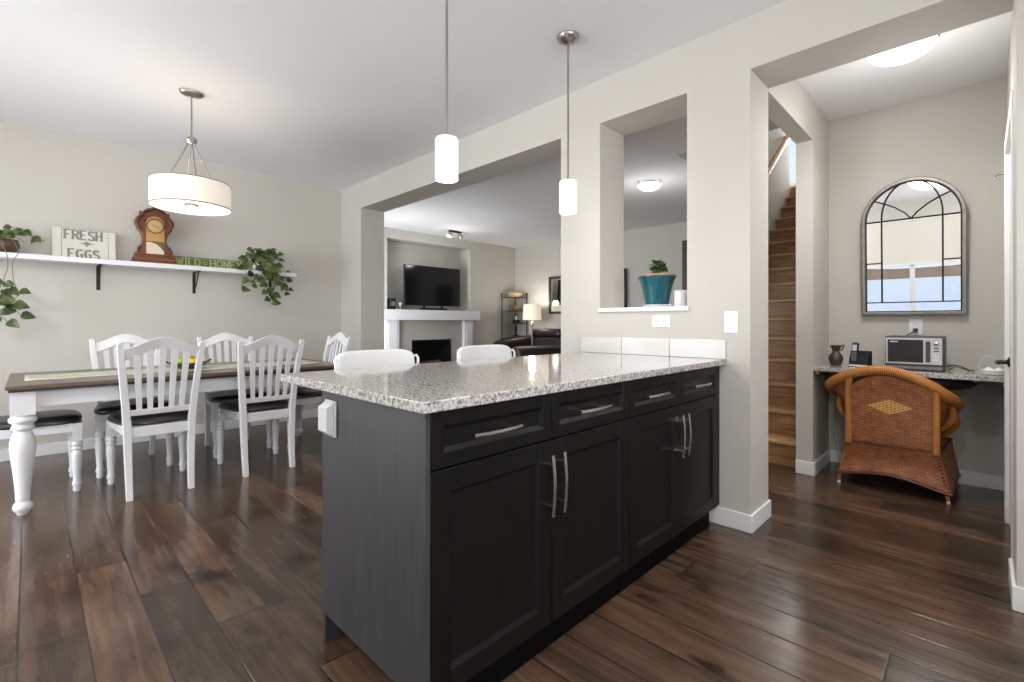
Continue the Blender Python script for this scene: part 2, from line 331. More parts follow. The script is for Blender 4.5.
# ------------------------------------------------------------------ mesh builder
class MB:
    def __init__(s): s.v = []; s.f = []; s.uv = {}
    def add(s, vs, fs, uvs=None):
        n = len(s.v); s.v += [tuple(p) for p in vs]
        for i, f in enumerate(fs):
            if uvs is not None: s.uv[len(s.f)] = [uvs[k] for k in f]
            s.f.append([n + k for k in f])
        return s
    def box(s, x0, x1, y0, y1, z0, z1, M=None):
        vs = [Vector(p) for p in ((x0, y0, z0), (x1, y0, z0), (x1, y1, z0), (x0, y1, z0), (x0, y0, z1), (x1, y0, z1), (x1, y1, z1), (x0, y1, z1))]
        if M: vs = [M @ p for p in vs]
        return s.add(vs, [(0, 3, 2, 1), (4, 5, 6, 7), (0, 1, 5, 4), (1, 2, 6, 5), (2, 3, 7, 6), (3, 0, 4, 7)])
    def frustum(s, a, b, M=None):   # a,b = (cx,cy,z,hx,hy)
        vs = []
        for cx, cy, z, hx, hy in (a, b): vs += [Vector((cx - hx, cy - hy, z)), Vector((cx + hx, cy - hy, z)), Vector((cx + hx, cy + hy, z)), Vector((cx - hx, cy + hy, z))]
        if M: vs = [M @ p for p in vs]
        return s.add(vs, [(0, 3, 2, 1), (4, 5, 6, 7), (0, 1, 5, 4), (1, 2, 6, 5), (2, 3, 7, 6), (3, 0, 4, 7)])
    def loft(s, secs):              # rings of equal count, closed, capped
        n = len(secs[0]); vs = [p for r in secs for p in r]; fs = []
        for i in range(len(secs) - 1):
            for k in range(n):
                k2 = (k + 1) % n; fs.append((i * n + k, i * n + k2, (i + 1) * n + k2, (i + 1) * n + k))
        fs.append(tuple(reversed(range(n)))); fs.append(tuple((len(secs) - 1) * n + k for k in range(n)))
        return s.add(vs, fs)
    def lathe(s, prof, c=(0, 0), n=20, sx=1, sy=1, cap=True, M=None):
        vs = []; fs = []
        for r, z in prof:
            for k in range(n):
                a = 2 * PI * k / n; vs.append(Vector((c[0] + r * sx * math.cos(a), c[1] + r * sy * math.sin(a), z)))
        if M: vs = [M @ p for p in vs]
        for i in range(len(prof) - 1):
            for k in range(n):
                k2 = (k + 1) % n; fs.append((i * n + k, i * n + k2, (i + 1) * n + k2, (i + 1) * n + k))
        if cap:
            fs.append(tuple(reversed(range(n)))); fs.append(tuple((len(prof) - 1) * n + k for k in range(n)))
        return s.add(vs, fs)
    def tube(s, pts, r, n=8, flat=1.0, cap=True, up=Vector((0, 0, 1))):
        pts = [Vector(p) for p in pts]; m = len(pts); rs = r if isinstance(r, (list, tuple)) else [r] * m
        vs = []; uvs = []; L = 0; prev = None
        for i, p in enumerate(pts):
            t = (pts[min(i + 1, m - 1)] - pts[max(i - 1, 0)]).normalized()
            if prev is None:
                a = up if abs(t.dot(up)) < .9 else Vector((1, 0, 0)); u = t.cross(a).normalized()
            else:
                u = (prev - t * prev.dot(t)).normalized()
            prev = u; w = u.cross(t).normalized()
            if i: L += (p - pts[i - 1]).length
            for k in range(n):
                an = 2 * PI * k / n; vs.append(p + u * math.cos(an) * rs[i] * flat + w * math.sin(an) * rs[i]); uvs.append((L, k / n * .1))
        fs = []
        for i in range(m - 1):
            for k in range(n):
                k2 = (k + 1) % n; fs.append((i * n + k, (i + 1) * n + k, (i + 1) * n + k2, i * n + k2))
        if cap: fs.append(tuple(range(n))); fs.append(tuple(reversed([(m - 1) * n + k for k in range(n)])))
        return s.add(vs, fs, uvs)
    def prism(s, poly, fn0, fn1):   # poly 2D list, two mappings to 3D
        n = len(poly); vs = [fn0(*p) for p in poly] + [fn1(*p) for p in poly]
        fs = [tuple(range(n)), tuple(reversed(range(n, 2 * n)))] + [((k + 1) % n, k, n + k, n + (k + 1) % n) for k in range(n)]
        return s.add(vs, fs)
    def grid(s, fn, nu, nv, uvf=None, thick=0):   # fn(u,v) 0..1 -> point ; open surface (solidified by modifier)
        vs = []; uvs = []
        for j in range(nv + 1):
            for i in range(nu + 1):
                u, v = i / nu, j / nv; vs.append(fn(u, v)); uvs.append(uvf(u, v) if uvf else (u, v))
        fs = [(j * (nu + 1) + i, j * (nu + 1) + i + 1, (j + 1) * (nu + 1) + i + 1, (j + 1) * (nu + 1) + i) for j in range(nv) for i in range(nu)]
        return s.add(vs, fs, uvs)
    def build(s, name, mat, parent=None, bevel=0, sharp=35, solid=0, sub=0, loc=None, seg=2):
        me = bpy.data.meshes.new(name); me.from_pydata([tuple(p) for p in s.v], [], s.f)
        me.materials.append(mat)
        if s.uv:
            ul = me.uv_layers.new(name='UVMap')
            for pi, p in enumerate(me.polygons):
                if pi in s.uv:
                    for li, q in zip(p.loop_indices, s.uv[pi]): ul.data[li].uv = q
        import bmesh
        if not solid:
            bm = bmesh.new(); bm.from_mesh(me); bmesh.ops.recalc_face_normals(bm, faces=bm.faces); bm.to_mesh(me); bm.free()
        for p in me.polygons: p.use_smooth = True
        me.set_sharp_from_angle(angle=R(sharp))
        me.update()
        o = bpy.data.objects.new(name, me); COL.objects.link(o)
        if parent: o.parent = parent
        if loc: o.location = loc
        if solid:
            md = o.modifiers.new('solid', 'SOLIDIFY'); md.thickness = solid; md.offset = 0
        if bevel:
            md = o.modifiers.new('bevel', 'BEVEL'); md.width = bevel; md.segments = seg; md.limit_method = 'ANGLE'; md.angle_limit = R(40)
        if sub:
            md = o.modifiers.new('sub', 'SUBSURF'); md.levels = sub; md.render_levels = sub
        return o
def thing(name, label, cat, loc=(0, 0, 0), rz=0, group=None):
    o = bpy.data.objects.new(name, None); COL.objects.link(o); o.location = loc; o.rotation_euler = (0, 0, rz)
    o.empty_display_size = .1
    return tag(o, label, cat, group)
def tag(o, label, cat, group=None):
    o['label'] = label; o['category'] = cat
    if group: o['group'] = group
    return o
def struct(name, mb, mat, bevel=0, parent=None):
    o = mb.build(name, mat, parent, bevel=bevel)
    if not parent: o['kind'] = 'structure'
    return o
def copy_tree(o, parent=None):
    c = o.copy(); COL.objects.link(c)
    if parent: c.parent = parent
    for ch in list(o.children): copy_tree(ch, c)
    return c
def arc(cx, cy, r, a0, a1, n=16):
    return [(cx + r * math.cos(R(a0 + (a1 - a0) * i / n)), cy + r * math.sin(R(a0 + (a1 - a0) * i / n))) for i in range(n + 1)]

# ------------------------------------------------------------------ the room
W0, W1, CE = 2.685, 2.985, 2.744
XW, YS, YN = -2.3, -2.6, 5.60
NB = 4.53           # nook back wall
NL, NR = .87, -.12  # nook side walls
LY, LX = 7.20, 7.40 # living room walls
struct('floor', MB().box(XW - .1, LX + .1, YS - .1, LY + .45, -.1, 0), FLOORM)
c = MB()
c.box(XW - .1, W1, YS - .1, YN + .1, CE, CE + .12)
c.box(W1, NB + .1, NR - .15, NL + .11, CE, CE + .12)
c.box(W1, 4.40, NL + .11, 2.10, CE, CE + .12)
c.box(W1, LX + .1, 2.10, LY + .45, CE, CE + .12)
struct('ceiling', c, CEILM)
# dividing wall with the wide opening, the pass-through and the nook opening
w = MB()
w.box(W0, W1, 5.10, YN, 0, CE); w.box(W0, W1, 2.152, 5.10, 2.445, CE); w.box(W0, W1, 1.818, 2.152, 0, CE)
w.box(W0, W1, 1.216, 1.818, 0, 1.185); w.box(W0, W1, 1.216, 1.818, 2.454, CE)
w.box(W0, W1, NL, 1.216, 0, CE); w.box(W0, W1, -.10, NL, 2.464, CE); w.box(W0, W1, YS, -.10, 0, CE)
struct('wall_dividing', w, WALL)
struct('wall_dining', MB().box(XW - .1, W0, YN, YN + .1, 0, CE), WALL)
# window wall behind the camera, two holes
w = MB()
w.box(XW - .12, XW, YS - .1, .15, 0, CE); w.box(XW - .12, XW, 1.62, 2.75, 0, CE); w.box(XW - .12, XW, 5.05, YN + .1, 0, CE)
w.box(XW - .12, XW, .15, 1.62, 0, .62); w.box(XW - .12, XW, .15, 1.62, 2.36, CE); w.box(XW - .12, XW, 2.75, 5.05, 2.36, CE); w.box(XW - .12, XW, 2.75, 5.05, 0, .06)
struct('wall_window_side', w, WALL)
w = MB()
w.box(XW, -1.15, YS - .1, YS, 0, CE); w.box(1.55, W0, YS - .1, YS, 0, CE); w.box(-1.15, 1.55, YS - .1, YS, 0, .92); w.box(-1.15, 1.55, YS - .1, YS, 2.28, CE)
struct('wall_kitchen', w, WALL)
# nook
w = MB(); w.box(W1, 4.01, NL, NL + .11, 2.45, CE); w.box(4.01, NB, NL, NL + .11, 0, CE)
struct('wall_nook_stair_side', w, WALL)
struct('wall_nook_back', MB().box(NB, NB + .1, NR - .13, NL, 0, CE), WALL)
struct('wall_nook_door_side', MB().box(W1, NB, NR - .13, NR, 0, CE), WALL)
# living room
w = MB()
w.box(W1 - .1, 4.27, LY, LY + .45, 0, CE); w.box(6.12, LX + .1, LY, LY + .45, 0, CE)
w.box(4.27, 6.12, LY, LY + .45, 2.575, CE); w.box(4.27, 6.12, LY + .35, LY + .45, 1.34, 2.575)
w.box(4.27, 4.75, LY, LY + .45, 0, 1.34); w.box(5.62, 6.12, LY, LY + .45, 0, 1.34); w.box(4.75, 5.62, LY, LY + .45, .81, 1.34)
w.box(4.75, 5.62, LY, LY + .45, 0, .22); w.box(4.75, 5.62, LY + .38, LY + .45, .22, .81)
struct('wall_fireplace', w, WALL)
struct('wall_living_far', MB().box(LX, LX + .1, 2.10, LY, 0, CE), WALL)
w = MB(); w.box(W0, W1, YN, 5.85, 0, CE); w.box(W0, W1, 6.95, LY, 0, CE); w.box(W0, W1, 5.85, 6.95, 0, .55); w.box(W0, W1, 5.85, 6.95, 2.2, CE)
struct('wall_living_near', w, WALL)
# stairwell
SH = 5.3
w = MB(); w.box(4.75, 7.85, 2.0, 2.10, 0, SH); w.box(4.40, 4.75, 2.0, 2.10, CE, SH)
struct('wall_stair_hall_side', w, WALL)
w = MB(); w.box(NB, 9.0, NL, NL + .11, 0, SH); w.box(4.40, NB, NL, NL + .11, CE, SH)
struct('wall_stair_nook_side', w, WALL)
w = MB(); w.box(9.0, 9.1, NL, 1.55, 0, SH); w.box(9.0, 9.1, 2.6, 3.3, 0, SH); w.box(9.0, 9.1, 1.55, 2.6, 0, 3.42); w.box(9.0, 9.1, 1.55, 2.6, 4.7, SH)
struct('wall_stair_top', w, WALL)
struct('wall_upper_landing', MB().box(7.85, 9.0, 3.2, 3.3, CE + .12, SH).box(7.5, 7.6, 2.1, 3.3, CE + .12, SH), WALL)
struct('wall_stair_head', MB().box(4.30, 4.40, NL, 2.10, CE + .12, SH), WALL)
struct('ceiling_upper', MB().box(4.3, 9.1, NL, 3.3, SH, SH + .1), CEILM)
struct('floor_upper', MB().box(7.92, 9.0, NL + .11, 3.2, 2.93, 3.12), STAIRW)

# baseboards
BH, BT = .095, .013
b = MB(); b.box(XW, W0, YN - BT, YN, 0, BH); struct('baseboard_dining', b, TRIM, .003)
b = MB(); b.box(W0 - BT, W0, 5.10, YN - BT, 0, BH); b.box(W0 - BT, W1, 5.10 - BT, 5.10, 0, BH); struct('baseboard_opening', b, TRIM, .003)
b = MB(); b.box(W0 - BT, W0, 1.955, 2.152, 0, BH); b.box(W0 - BT, W1, 2.152, 2.152 + BT, 0, BH); struct('baseboard_post', b, TRIM, .003)
b = MB(); b.box(W0 - BT, W0, NL - BT, 1.10, 0, BH); b.box(W0, W1 + BT, NL - BT, NL, 0, BH); b.box(W1, W1 + BT, NL, 1.7, 0, BH); struct('baseboard_pillar', b, TRIM, .003)
b = MB(); b.box(4.01 - BT, 4.01, NL - BT, NL + .11, 0, BH); b.box(4.01, NB, NL - BT, NL, 0, BH); b.box(NB - BT, NB, NR, NL - BT, 0, BH); struct('baseboard_nook', b, TRIM, .003)
b = MB(); b.box(W0 - BT, W0, YS, -.10 + BT, 0, BH); b.box(W0, W1, -.10, -.10 + BT, 0, BH); struct('baseboard_nook_corner', b, TRIM, .003)
b = MB(); b.box(W1, 4.05, LY - BT, LY, 0, BH); b.box(6.36, LX, LY - BT, LY, 0, BH); b.box(LX - BT, LX, 3.5, LY - BT, 0, BH); struct('baseboard_living', b, TRIM, .003)
# stone ledge of the pass-through
struct('trim_1', MB().box(W0 - .018, W1 + .02, 1.203, 1.826, 1.185, 1.213), STONE, .004)

# windows (behind the camera, stairs, and one added to light the living room)
def window_x(name, X, y0, y1, z0, z1, t=.05, mull=True, depth=.08):
    f = MB(); xm = X
    f.box(xm - depth / 2, xm + depth / 2, y0, y0 + t, z0, z1); f.box(xm - depth / 2, xm + depth / 2, y1 - t, y1, z0, z1)
    f.box(xm - depth / 2, xm + depth / 2, y0 + t, y1 - t, z0, z0 + t); f.box(xm - depth / 2, xm + depth / 2, y0 + t, y1 - t, z1 - t, z1)
    if mull:
        ym = (y0 + y1) / 2; f.box(xm - depth / 2, xm + depth / 2, ym - .035, ym + .035, z0 + t, z1 - t)
    o = struct(name, f, TRIM, .003)
    MB().box(xm - .003, xm + .003, y0 + t, y1 - t, z0 + t, z1 - t).build('window_pane', GLASS, o)
    return o
window_x('window_1', XW - .06, .15, 1.62, .62, 2.36)
window_x('window_2', XW - .06, 2.75, 5.05, .06, 2.36)
f = MB(); y = YS - .05
f.box(-1.15, -1.10, y - .04, y + .04, .92, 2.28); f.box(1.50, 1.55, y - .04, y + .04, .92, 2.28); f.box(-1.10, 1.50, y - .04, y + .04, .92, .97); f.box(-1.10, 1.50, y - .04, y + .04, 2.23, 2.28); f.box(.17, .23, y - .04, y + .04, .97, 2.23)
o = struct('window_3', f, TRIM, .003); MB().box(-1.10, 1.50, y - .003, y + .003, .97, 2.23).build('window_pane', GLASS, o)
window_x('added_living_window', W0 + .08, 5.85, 6.95, .55, 2.2)  # added window, hidden from the camera, to let light into the living room
window_x('window_5', 9.05, 1.55, 2.6, 3.42, 4.7, mull=False)
# roller blind half way down in window 1
bl = thing('roller_blind', 'cream roller blind pulled halfway down over the snowy view window', 'blind', (XW + .03, .885, 2.4))
MB().tube([(0, -.74, 0), (0, .74, 0)], .028, 12).build('roller_tube', TRIM, bl)
MB().box(-.012, -.009, -.72, .72, -.80, 0).build('blind_cloth', BLIND, bl)
MB().box(-.02, 0, -.72, .72, -.825, -.80).build('bottom_rail', TRIM, bl, bevel=.003)
struct('ground', MB().box(-260, XW - .3, -200, 200, -2.2, -2.0), SNOW)
h = MB(); pts = []
for i in range(61):
    yy = -240 + i * 8; pts.append((yy, -.2 + .8 * math.sin(i * .35) + .5 * math.sin(i * .9 + 1) + random.random() * .5))
for i in range(60):
    (a0, b0), (a1, b1) = pts[i], pts[i + 1]
    h.add([(-225, a0, -2), (-225, a1, -2), (-240, a1, b1 + 3), (-240, a0, b0 + 3), (-258, a1, b1 - 1), (-258, a0, b0 - 1)], [(0, 1, 2, 3), (3, 2, 4, 5)])
hh = h.build('hills', HILL); hh['kind'] = 'structure'

# door in the side of the nook, seen nearly edge on
dr = MB(); dr.box(3.07, 3.80, NR - .02, NR + .006, .01, 2.05); d2 = struct('door_1', dr, TRIM, .002)
cs = MB(); yc = NR + .024
cs.box(2.995, 3.07, NR, yc, 0, 2.05); cs.box(3.80, 3.875, NR, yc, 0, 2.05); cs.box(2.995, 3.875, NR, yc, 2.05, 2.13)
cs.build('door_casing', TRIM, d2, bevel=.004)
hd = MB(); hd.lathe([(.026, 0), (.028, .006), (.012, .010), (.011, .045)], n=14, M=Matrix.Translation((3.735, NR + .006, .90)) @ Matrix.Rotation(R(-90), 4, 'X'))
hd.tube([(3.735, NR + .05, .90), (3.69, NR + .055, .90), (3.62, NR + .05, .90)], [.013, .010, .009], 8)
hd.build('door_handle', BLACKPL, d2)
MB().tube([(3.84, NR + .024, 1.95), (3.84, NR + .045, 1.953), (3.85, NR + .062, 1.945), (3.85, NR + .066, 1.93)], .004, 6).build('door_hook', HANDLE, d2)
# dark front door in the far wall, glimpsed through the pass-through
dd = MB(); dd.box(LX - .03, LX, 2.45, 3.42, 0, 2.44); dd.box(LX - .045, LX - .03, 2.6, 3.25, .2, 1.0); dd.box(LX - .045, LX - .03, 2.6, 3.25, 1.2, 2.2)
struct('door_2', dd, WOODD, .004)

# ------------------------------------------------------------------ stairs
st = thing('staircase', 'oak staircase climbing behind the nook doorway, closed wooden risers', 'staircase', (4.14, 1.485, 0))
RI, GO, HW = .195, .25, .50
for k in range(16):
    x0 = k * GO; z = RI * (k + 1)
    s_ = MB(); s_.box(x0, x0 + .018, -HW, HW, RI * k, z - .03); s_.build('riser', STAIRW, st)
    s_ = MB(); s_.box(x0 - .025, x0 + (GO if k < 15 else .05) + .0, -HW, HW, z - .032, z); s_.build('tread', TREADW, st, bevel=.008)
rl = thing('handrail', 'pale oak handrail running up the stairwell wall', 'handrail', (5.2, 1.93, 1.95))
MB().tube([(0, 0, 0), (2.25, 0, 1.76), (2.3, .0, 1.78), (2.33, .05, 1.78)], .042, 10, flat=.8).build('rail', OAK, rl)
for q in (.3, 1.2, 2.1):
    MB().tube([(q, 0, q * .782 - .03), (q, .03, q * .782 - .07), (q, .068, q * .782 - .07)], .007, 6).build('rail_bracket', BRASS, rl)

# ------------------------------------------------------------------ island
CY0, CY1 = 1.035, 1.60     # carcass
def panel_front(x0, x1, z0, z1, fr, rec=.010, t=.020):
    """shaker front: frame with a small stepped edge and a recessed panel; face at y=0, goes back to +t"""
    m = MB()
    m.box(x0, x0 + fr, 0, t, z0, z1); m.box(x1 - fr, x1, 0, t, z0, z1)
    m.box(x0 + fr, x1 - fr, 0, t, z0, z0 + fr); m.box(x0 + fr, x1 - fr, 0, t, z1 - fr, z1)
    a0, a1, c0, c1 = x0 + fr, x1 - fr, z0 + fr, z1 - fr; s_ = .012
    o = [(a0, 0.001, c0), (a1, 0.001, c0), (a1, .001, c1), (a0, .001, c1)]
    i = [(a0 + s_, rec, c0 + s_), (a1 - s_, rec, c0 + s_), (a1 - s_, rec, c1 - s_), (a0 + s_, rec, c1 - s_)]
    m.add(o + i, [(0, 1, 5, 4), (1, 2, 6, 5), (2, 3, 7, 6), (3, 0, 4, 7), (4, 5, 6, 7)])
    return m
def pull(p0, p1, out=.03, r=.0065, parent=None):
    """slightly bowed bar pull on two posts; p0,p1 end points on the face (y=0)"""
    p0, p1 = Vector(p0), Vector(p1); d = (p1 - p0); o = Vector((0, -1, 0)); m = MB()
    pts = [p0 + d * (i / 8) + o * (out + .008 * math.sin(PI * i / 8)) for i in range(9)]
    m.tube(pts, r, 8, flat=.75)
    for q in (.16, .84): m.tube([p0 + d * q, p0 + d * q + o * (out + .004)], .0045, 8)
    return m.build('handle', HANDLE, parent)
def cabinet(x0, xm, x1, label):
    c = thing('base_cabinet', label, 'cabinet', (x0, CY0 - .02, 0), 0)
    g = .0015
    b = MB(); b.box(0, x1 - x0, .02, CY1 - CY0 + .02, .105, .884); b.build('body', CABF, c)
    MB().box(.085 if x0 < 1 else 0, x1 - x0, .045, CY1 - CY0 + .02, 0, .105).build('toe_kick', BLACKT, c)
    for (a, bb, hx) in ((0, xm - x0, -1), (xm - x0, x1 - x0, 1)):
        dw = panel_front(a + g, bb - g, .729, .879, .040).build('drawer', CABF, c, bevel=.0015)
        cx = (a + bb) / 2 - .022; pull((cx - .095, .008, .802), (cx + .095, .008, .802), out=.034, parent=dw)
        dr = panel_front(a + g, bb - g, .118, .7235, .062).build('door', CABF, c, bevel=.0015)
        hx_ = (bb - .030) if hx < 0 else (a + .030)
        pull((hx_, 0, .485), (hx_, 0, .685), parent=dr)
    return c
cabinet(.729, 1.219, 1.706, 'dark two-door island cabinet at the open end of the island')
cabinet(1.708, 2.165, 2.617, 'dark two-door island cabinet nearest the wall with the light switch')
# end panel of the island
ep = thing('island_end_panel', 'charcoal wood panel closing the open end of the island', 'panel', (.7105, 1.30, 0))
m = MB(); m.box(0, .0165, -.287, .325, .115, .884)
m.build('side_board', CABE, ep, bevel=.0015)
bk = thing('island_back_panel', 'charcoal back board of the island standing down to the floor', 'panel', (.72, 1.602, 0))
MB().box(.002, 1.90, .024, .044, 0, .884).box(1.90, 1.965, .0, .044, 0, .884).build('back_board', CABE, bk, bevel=.0015)
MB().box(2.619, 2.683, 1.03, 1.595, 0.11, .884).build('filler_strip', CABF, None); tag(bpy.data.objects['filler_strip'], 'narrow dark filler strip between island cabinet and wall', 'panel')
# worktop
wt_ = MB().box(.690, W0, .993, 1.957, .884, .914).build('worktop', GRANITE, None, bevel=.003); tag(wt_, 'light speckled granite worktop of the kitchen island', 'worktop')
# backsplash tiles on the wall
bs = thing('backsplash', 'row of white glossy tiles on the wall behind the granite worktop', 'backsplash', (W0 - .009, .995, .914))
for a, bb in ((0, .325), (.328, .652), (.655, .979)):
    MB().box(0, .009, a, bb, .001, .106).build('tile', TILEW, bs, bevel=.0015)
# outlet box on the end panel
OUTG = plain('pale_grey_plastic', hexc(205, 205, 208), .4)
ob = thing('outlet_box', 'white weatherproof-style outlet box on the charcoal island end panel', 'outlet', (.7105, 1.550, .795))
MB().box(-.008, 0, -.038, .038, -.060, .060).build('plate', OUTG, ob, bevel=.003)
m = MB(); m.prism([(-.056, -.008), (.056, -.008), (.040, -.034), (-.040, -.034)], lambda z, x: (x, -.032, z), lambda z, x: (x, .032, z)); m.build('cover', OUTG, ob, bevel=.003)
# wall plates
def plate(name, label, loc, wy, wz, rocker, cat, normal=-1):
    t = thing(name, label, cat, loc)
    MB().box(-.005, 0, -wy / 2, wy / 2, -wz / 2, wz / 2).build('plate', PLASTIC, t, bevel=.002)
    for (y0, y1, z0, z1) in rocker:
        m = MB().box(-.009, -.004, y0, y1, z0, z1).build('socket' if cat == 'outlet' else 'rocker', TRIM if cat != 'outlet' else PLASTIC, t, bevel=.0015)
        if cat == 'outlet':
            yc_, zc = (y0 + y1) / 2, (z0 + z1) / 2
            for s_ in (-.007, .007): MB().box(-.0095, -.0085, yc_ + s_ - .0015, yc_ + s_ + .0015, zc - .005, zc + .005).build('slot', BLACKPL, m)
    return t
plate('light_switch', 'white rocker light switch on the wall beside the nook opening', (W0, .968, 1.118), .075, .118, [(-.017, .017, -.034, .034)], 'switch')
plate('wall_outlet', 'white horizontal outlet under the pass-through ledge', (W0, 1.377, 1.124), .118, .073, [(-.045, -.006, -.015, .015), (.006, .045, -.015, .015)], 'outlet')
no = plate('wall_outlet', 'white upright outlet under the arched mirror with a black plug', (NB, .335, 1.085), .075, .118, [(-.016, .016, .006, .042), (-.016, .016, -.042, -.006)], 'outlet')

# bar stools tucked under the overhang
def stool(x, yb, rz, label):
    t = thing('counter_stool', label, 'stool', (x, yb - .22, 0), rz, 'white counter stools')
    s_ = MB()
    def ring(y, z, w, d): return [Vector((w * c_, y + d * q, z)) for c_, q in ((-1, -.8), (-.8, -1), (.8, -1), (1, -.8), (1, .8), (.8, 1), (-.8, 1), (-1, .8))]
    s_.loft([ring(0, .615, .19, .18), ring(0, .63, .20, .19), ring(0, .665, .20, .19), ring(0, .675, .18, .17)])
    s_.build('seat', FABRICW, t, bevel=.004)
    # curved, rounded back
    W2 = .222
    def sh(u, v):
        a = (u - .5) * 2; x_ = W2 * a
        zz0, zz1 = .70, .975
        e = abs(a) ** 9
        z = zz0 + (zz1 - zz0) * v
        mid = (zz0 + zz1) / 2; z = mid + (z - mid) * (1 - .20 * e)
        return (x_ * (1 - .035 * abs(v - .5) ** 4 * 16), .235 - .05 * a * a + .02 * (v - .5), z)
    MB().grid(sh, 26, 12).build('backrest', FABRICW, t, solid=.034, bevel=.012, seg=3)
    for sx in (-1, 1):
        MB().tube([(sx * .16, .17, .64), (sx * .18, .205, .72), (sx * .185, .19, .80)], .012, 8).build('back_post', WHITEP, t)
        m = MB().tube([(sx * .215, .19, .935), (sx * .228, .186, .940), (sx * .232, .175, .925), (sx * .227, .168, .895), (sx * .215, .18, .86)], .007, 8); m.build('back_loop', WHITEP, t)
        for sy in (-1, 1):
            MB().frustum((sx * .20, sy * .19, 0, .013, .013), (sx * .165, sy * .15, .62, .018, .018)).build('leg', WHITEP, t, bevel=.003)
    MB().box(-.18, .18, -.175, -.155, .22, .25).box(-.18, .18, .155, .175, .30, .33).box(-.185, -.165, -.16, .16, .26, .29).box(.165, .185, -.16, .16, .26, .29).build('footrest', WHITEP, t, bevel=.003)
    return t
stool(1.240, 2.21, 0, 'white rounded-back counter stool nearer the dining table')
stool(1.985, 2.21, 0, 'white rounded-back counter stool nearer the living room post')

# ------------------------------------------------------------------ dining set
def leg_profile_table():
    return [(r * .80, z) for r, z in [(.030, 0), (.034, .012), (.052, .030), (.056, .045), (.050, .062), (.036, .078), (.041, .092), (.040, .10), (.042, .14), (.048, .20), (.056, .27), (.066, .34), (.071, .385), (.070, .42), (.060, .455), (.048, .475), (.047, .487),
            (.062, .498), (.064, .508), (.055, .520), (.056, .528), (.074, .540), (.077, .552), (.070, .566), (.056, .572), (.056, .582)]]
tb = thing('dining_table', 'long dining table with brown top and turned white legs', 'table', (.915, 4.39, 0))
TLX, TLY = 1.015, .50
MB().box(-TLX, TLX, -TLY, TLY, .732, .757).build('tabletop', TABTOP, tb, bevel=.004)
MB().box(-TLX + .012, TLX - .012, -TLY + .012, TLY - .012, .718, .732).build('top_edge', TABEDG, tb, bevel=.003)
MB().box(-.93, .93, -.435, -.41, .62, .722).box(-.93, .93, .41, .435, .62, .722).box(-.945, -.92, -.40, .40, .62, .722).box(.92, .945, -.40, .40, .62, .722).build('apron', WHITEP, tb, bevel=.002)
for sx in (-1, 1):
    for sy in (-1, 1):
        lg = MB().lathe(leg_profile_table(), (sx * .945, sy * .415), 24); lg.box(sx * .945 - .053, sx * .945 + .053, sy * .415 - .053, sy * .415 + .053, .58, .722)
        lg.build('leg', WHITEP, tb, sharp=50)
rn = MB()
def rf(u, v):
    return (-.94 + 1.86 * u, -.22 + .44 * v, .7592 + .0008 * math.sin(u * 40) * math.sin(v * 9 + 1))
rn.grid(rf, 60, 8); ro = rn.build('table_runner', RUNNER, None, solid=.002, loc=(.915, 4.39, 0)); tag(ro, 'pale sage cloth runner lying along the dining table', 'table runner')

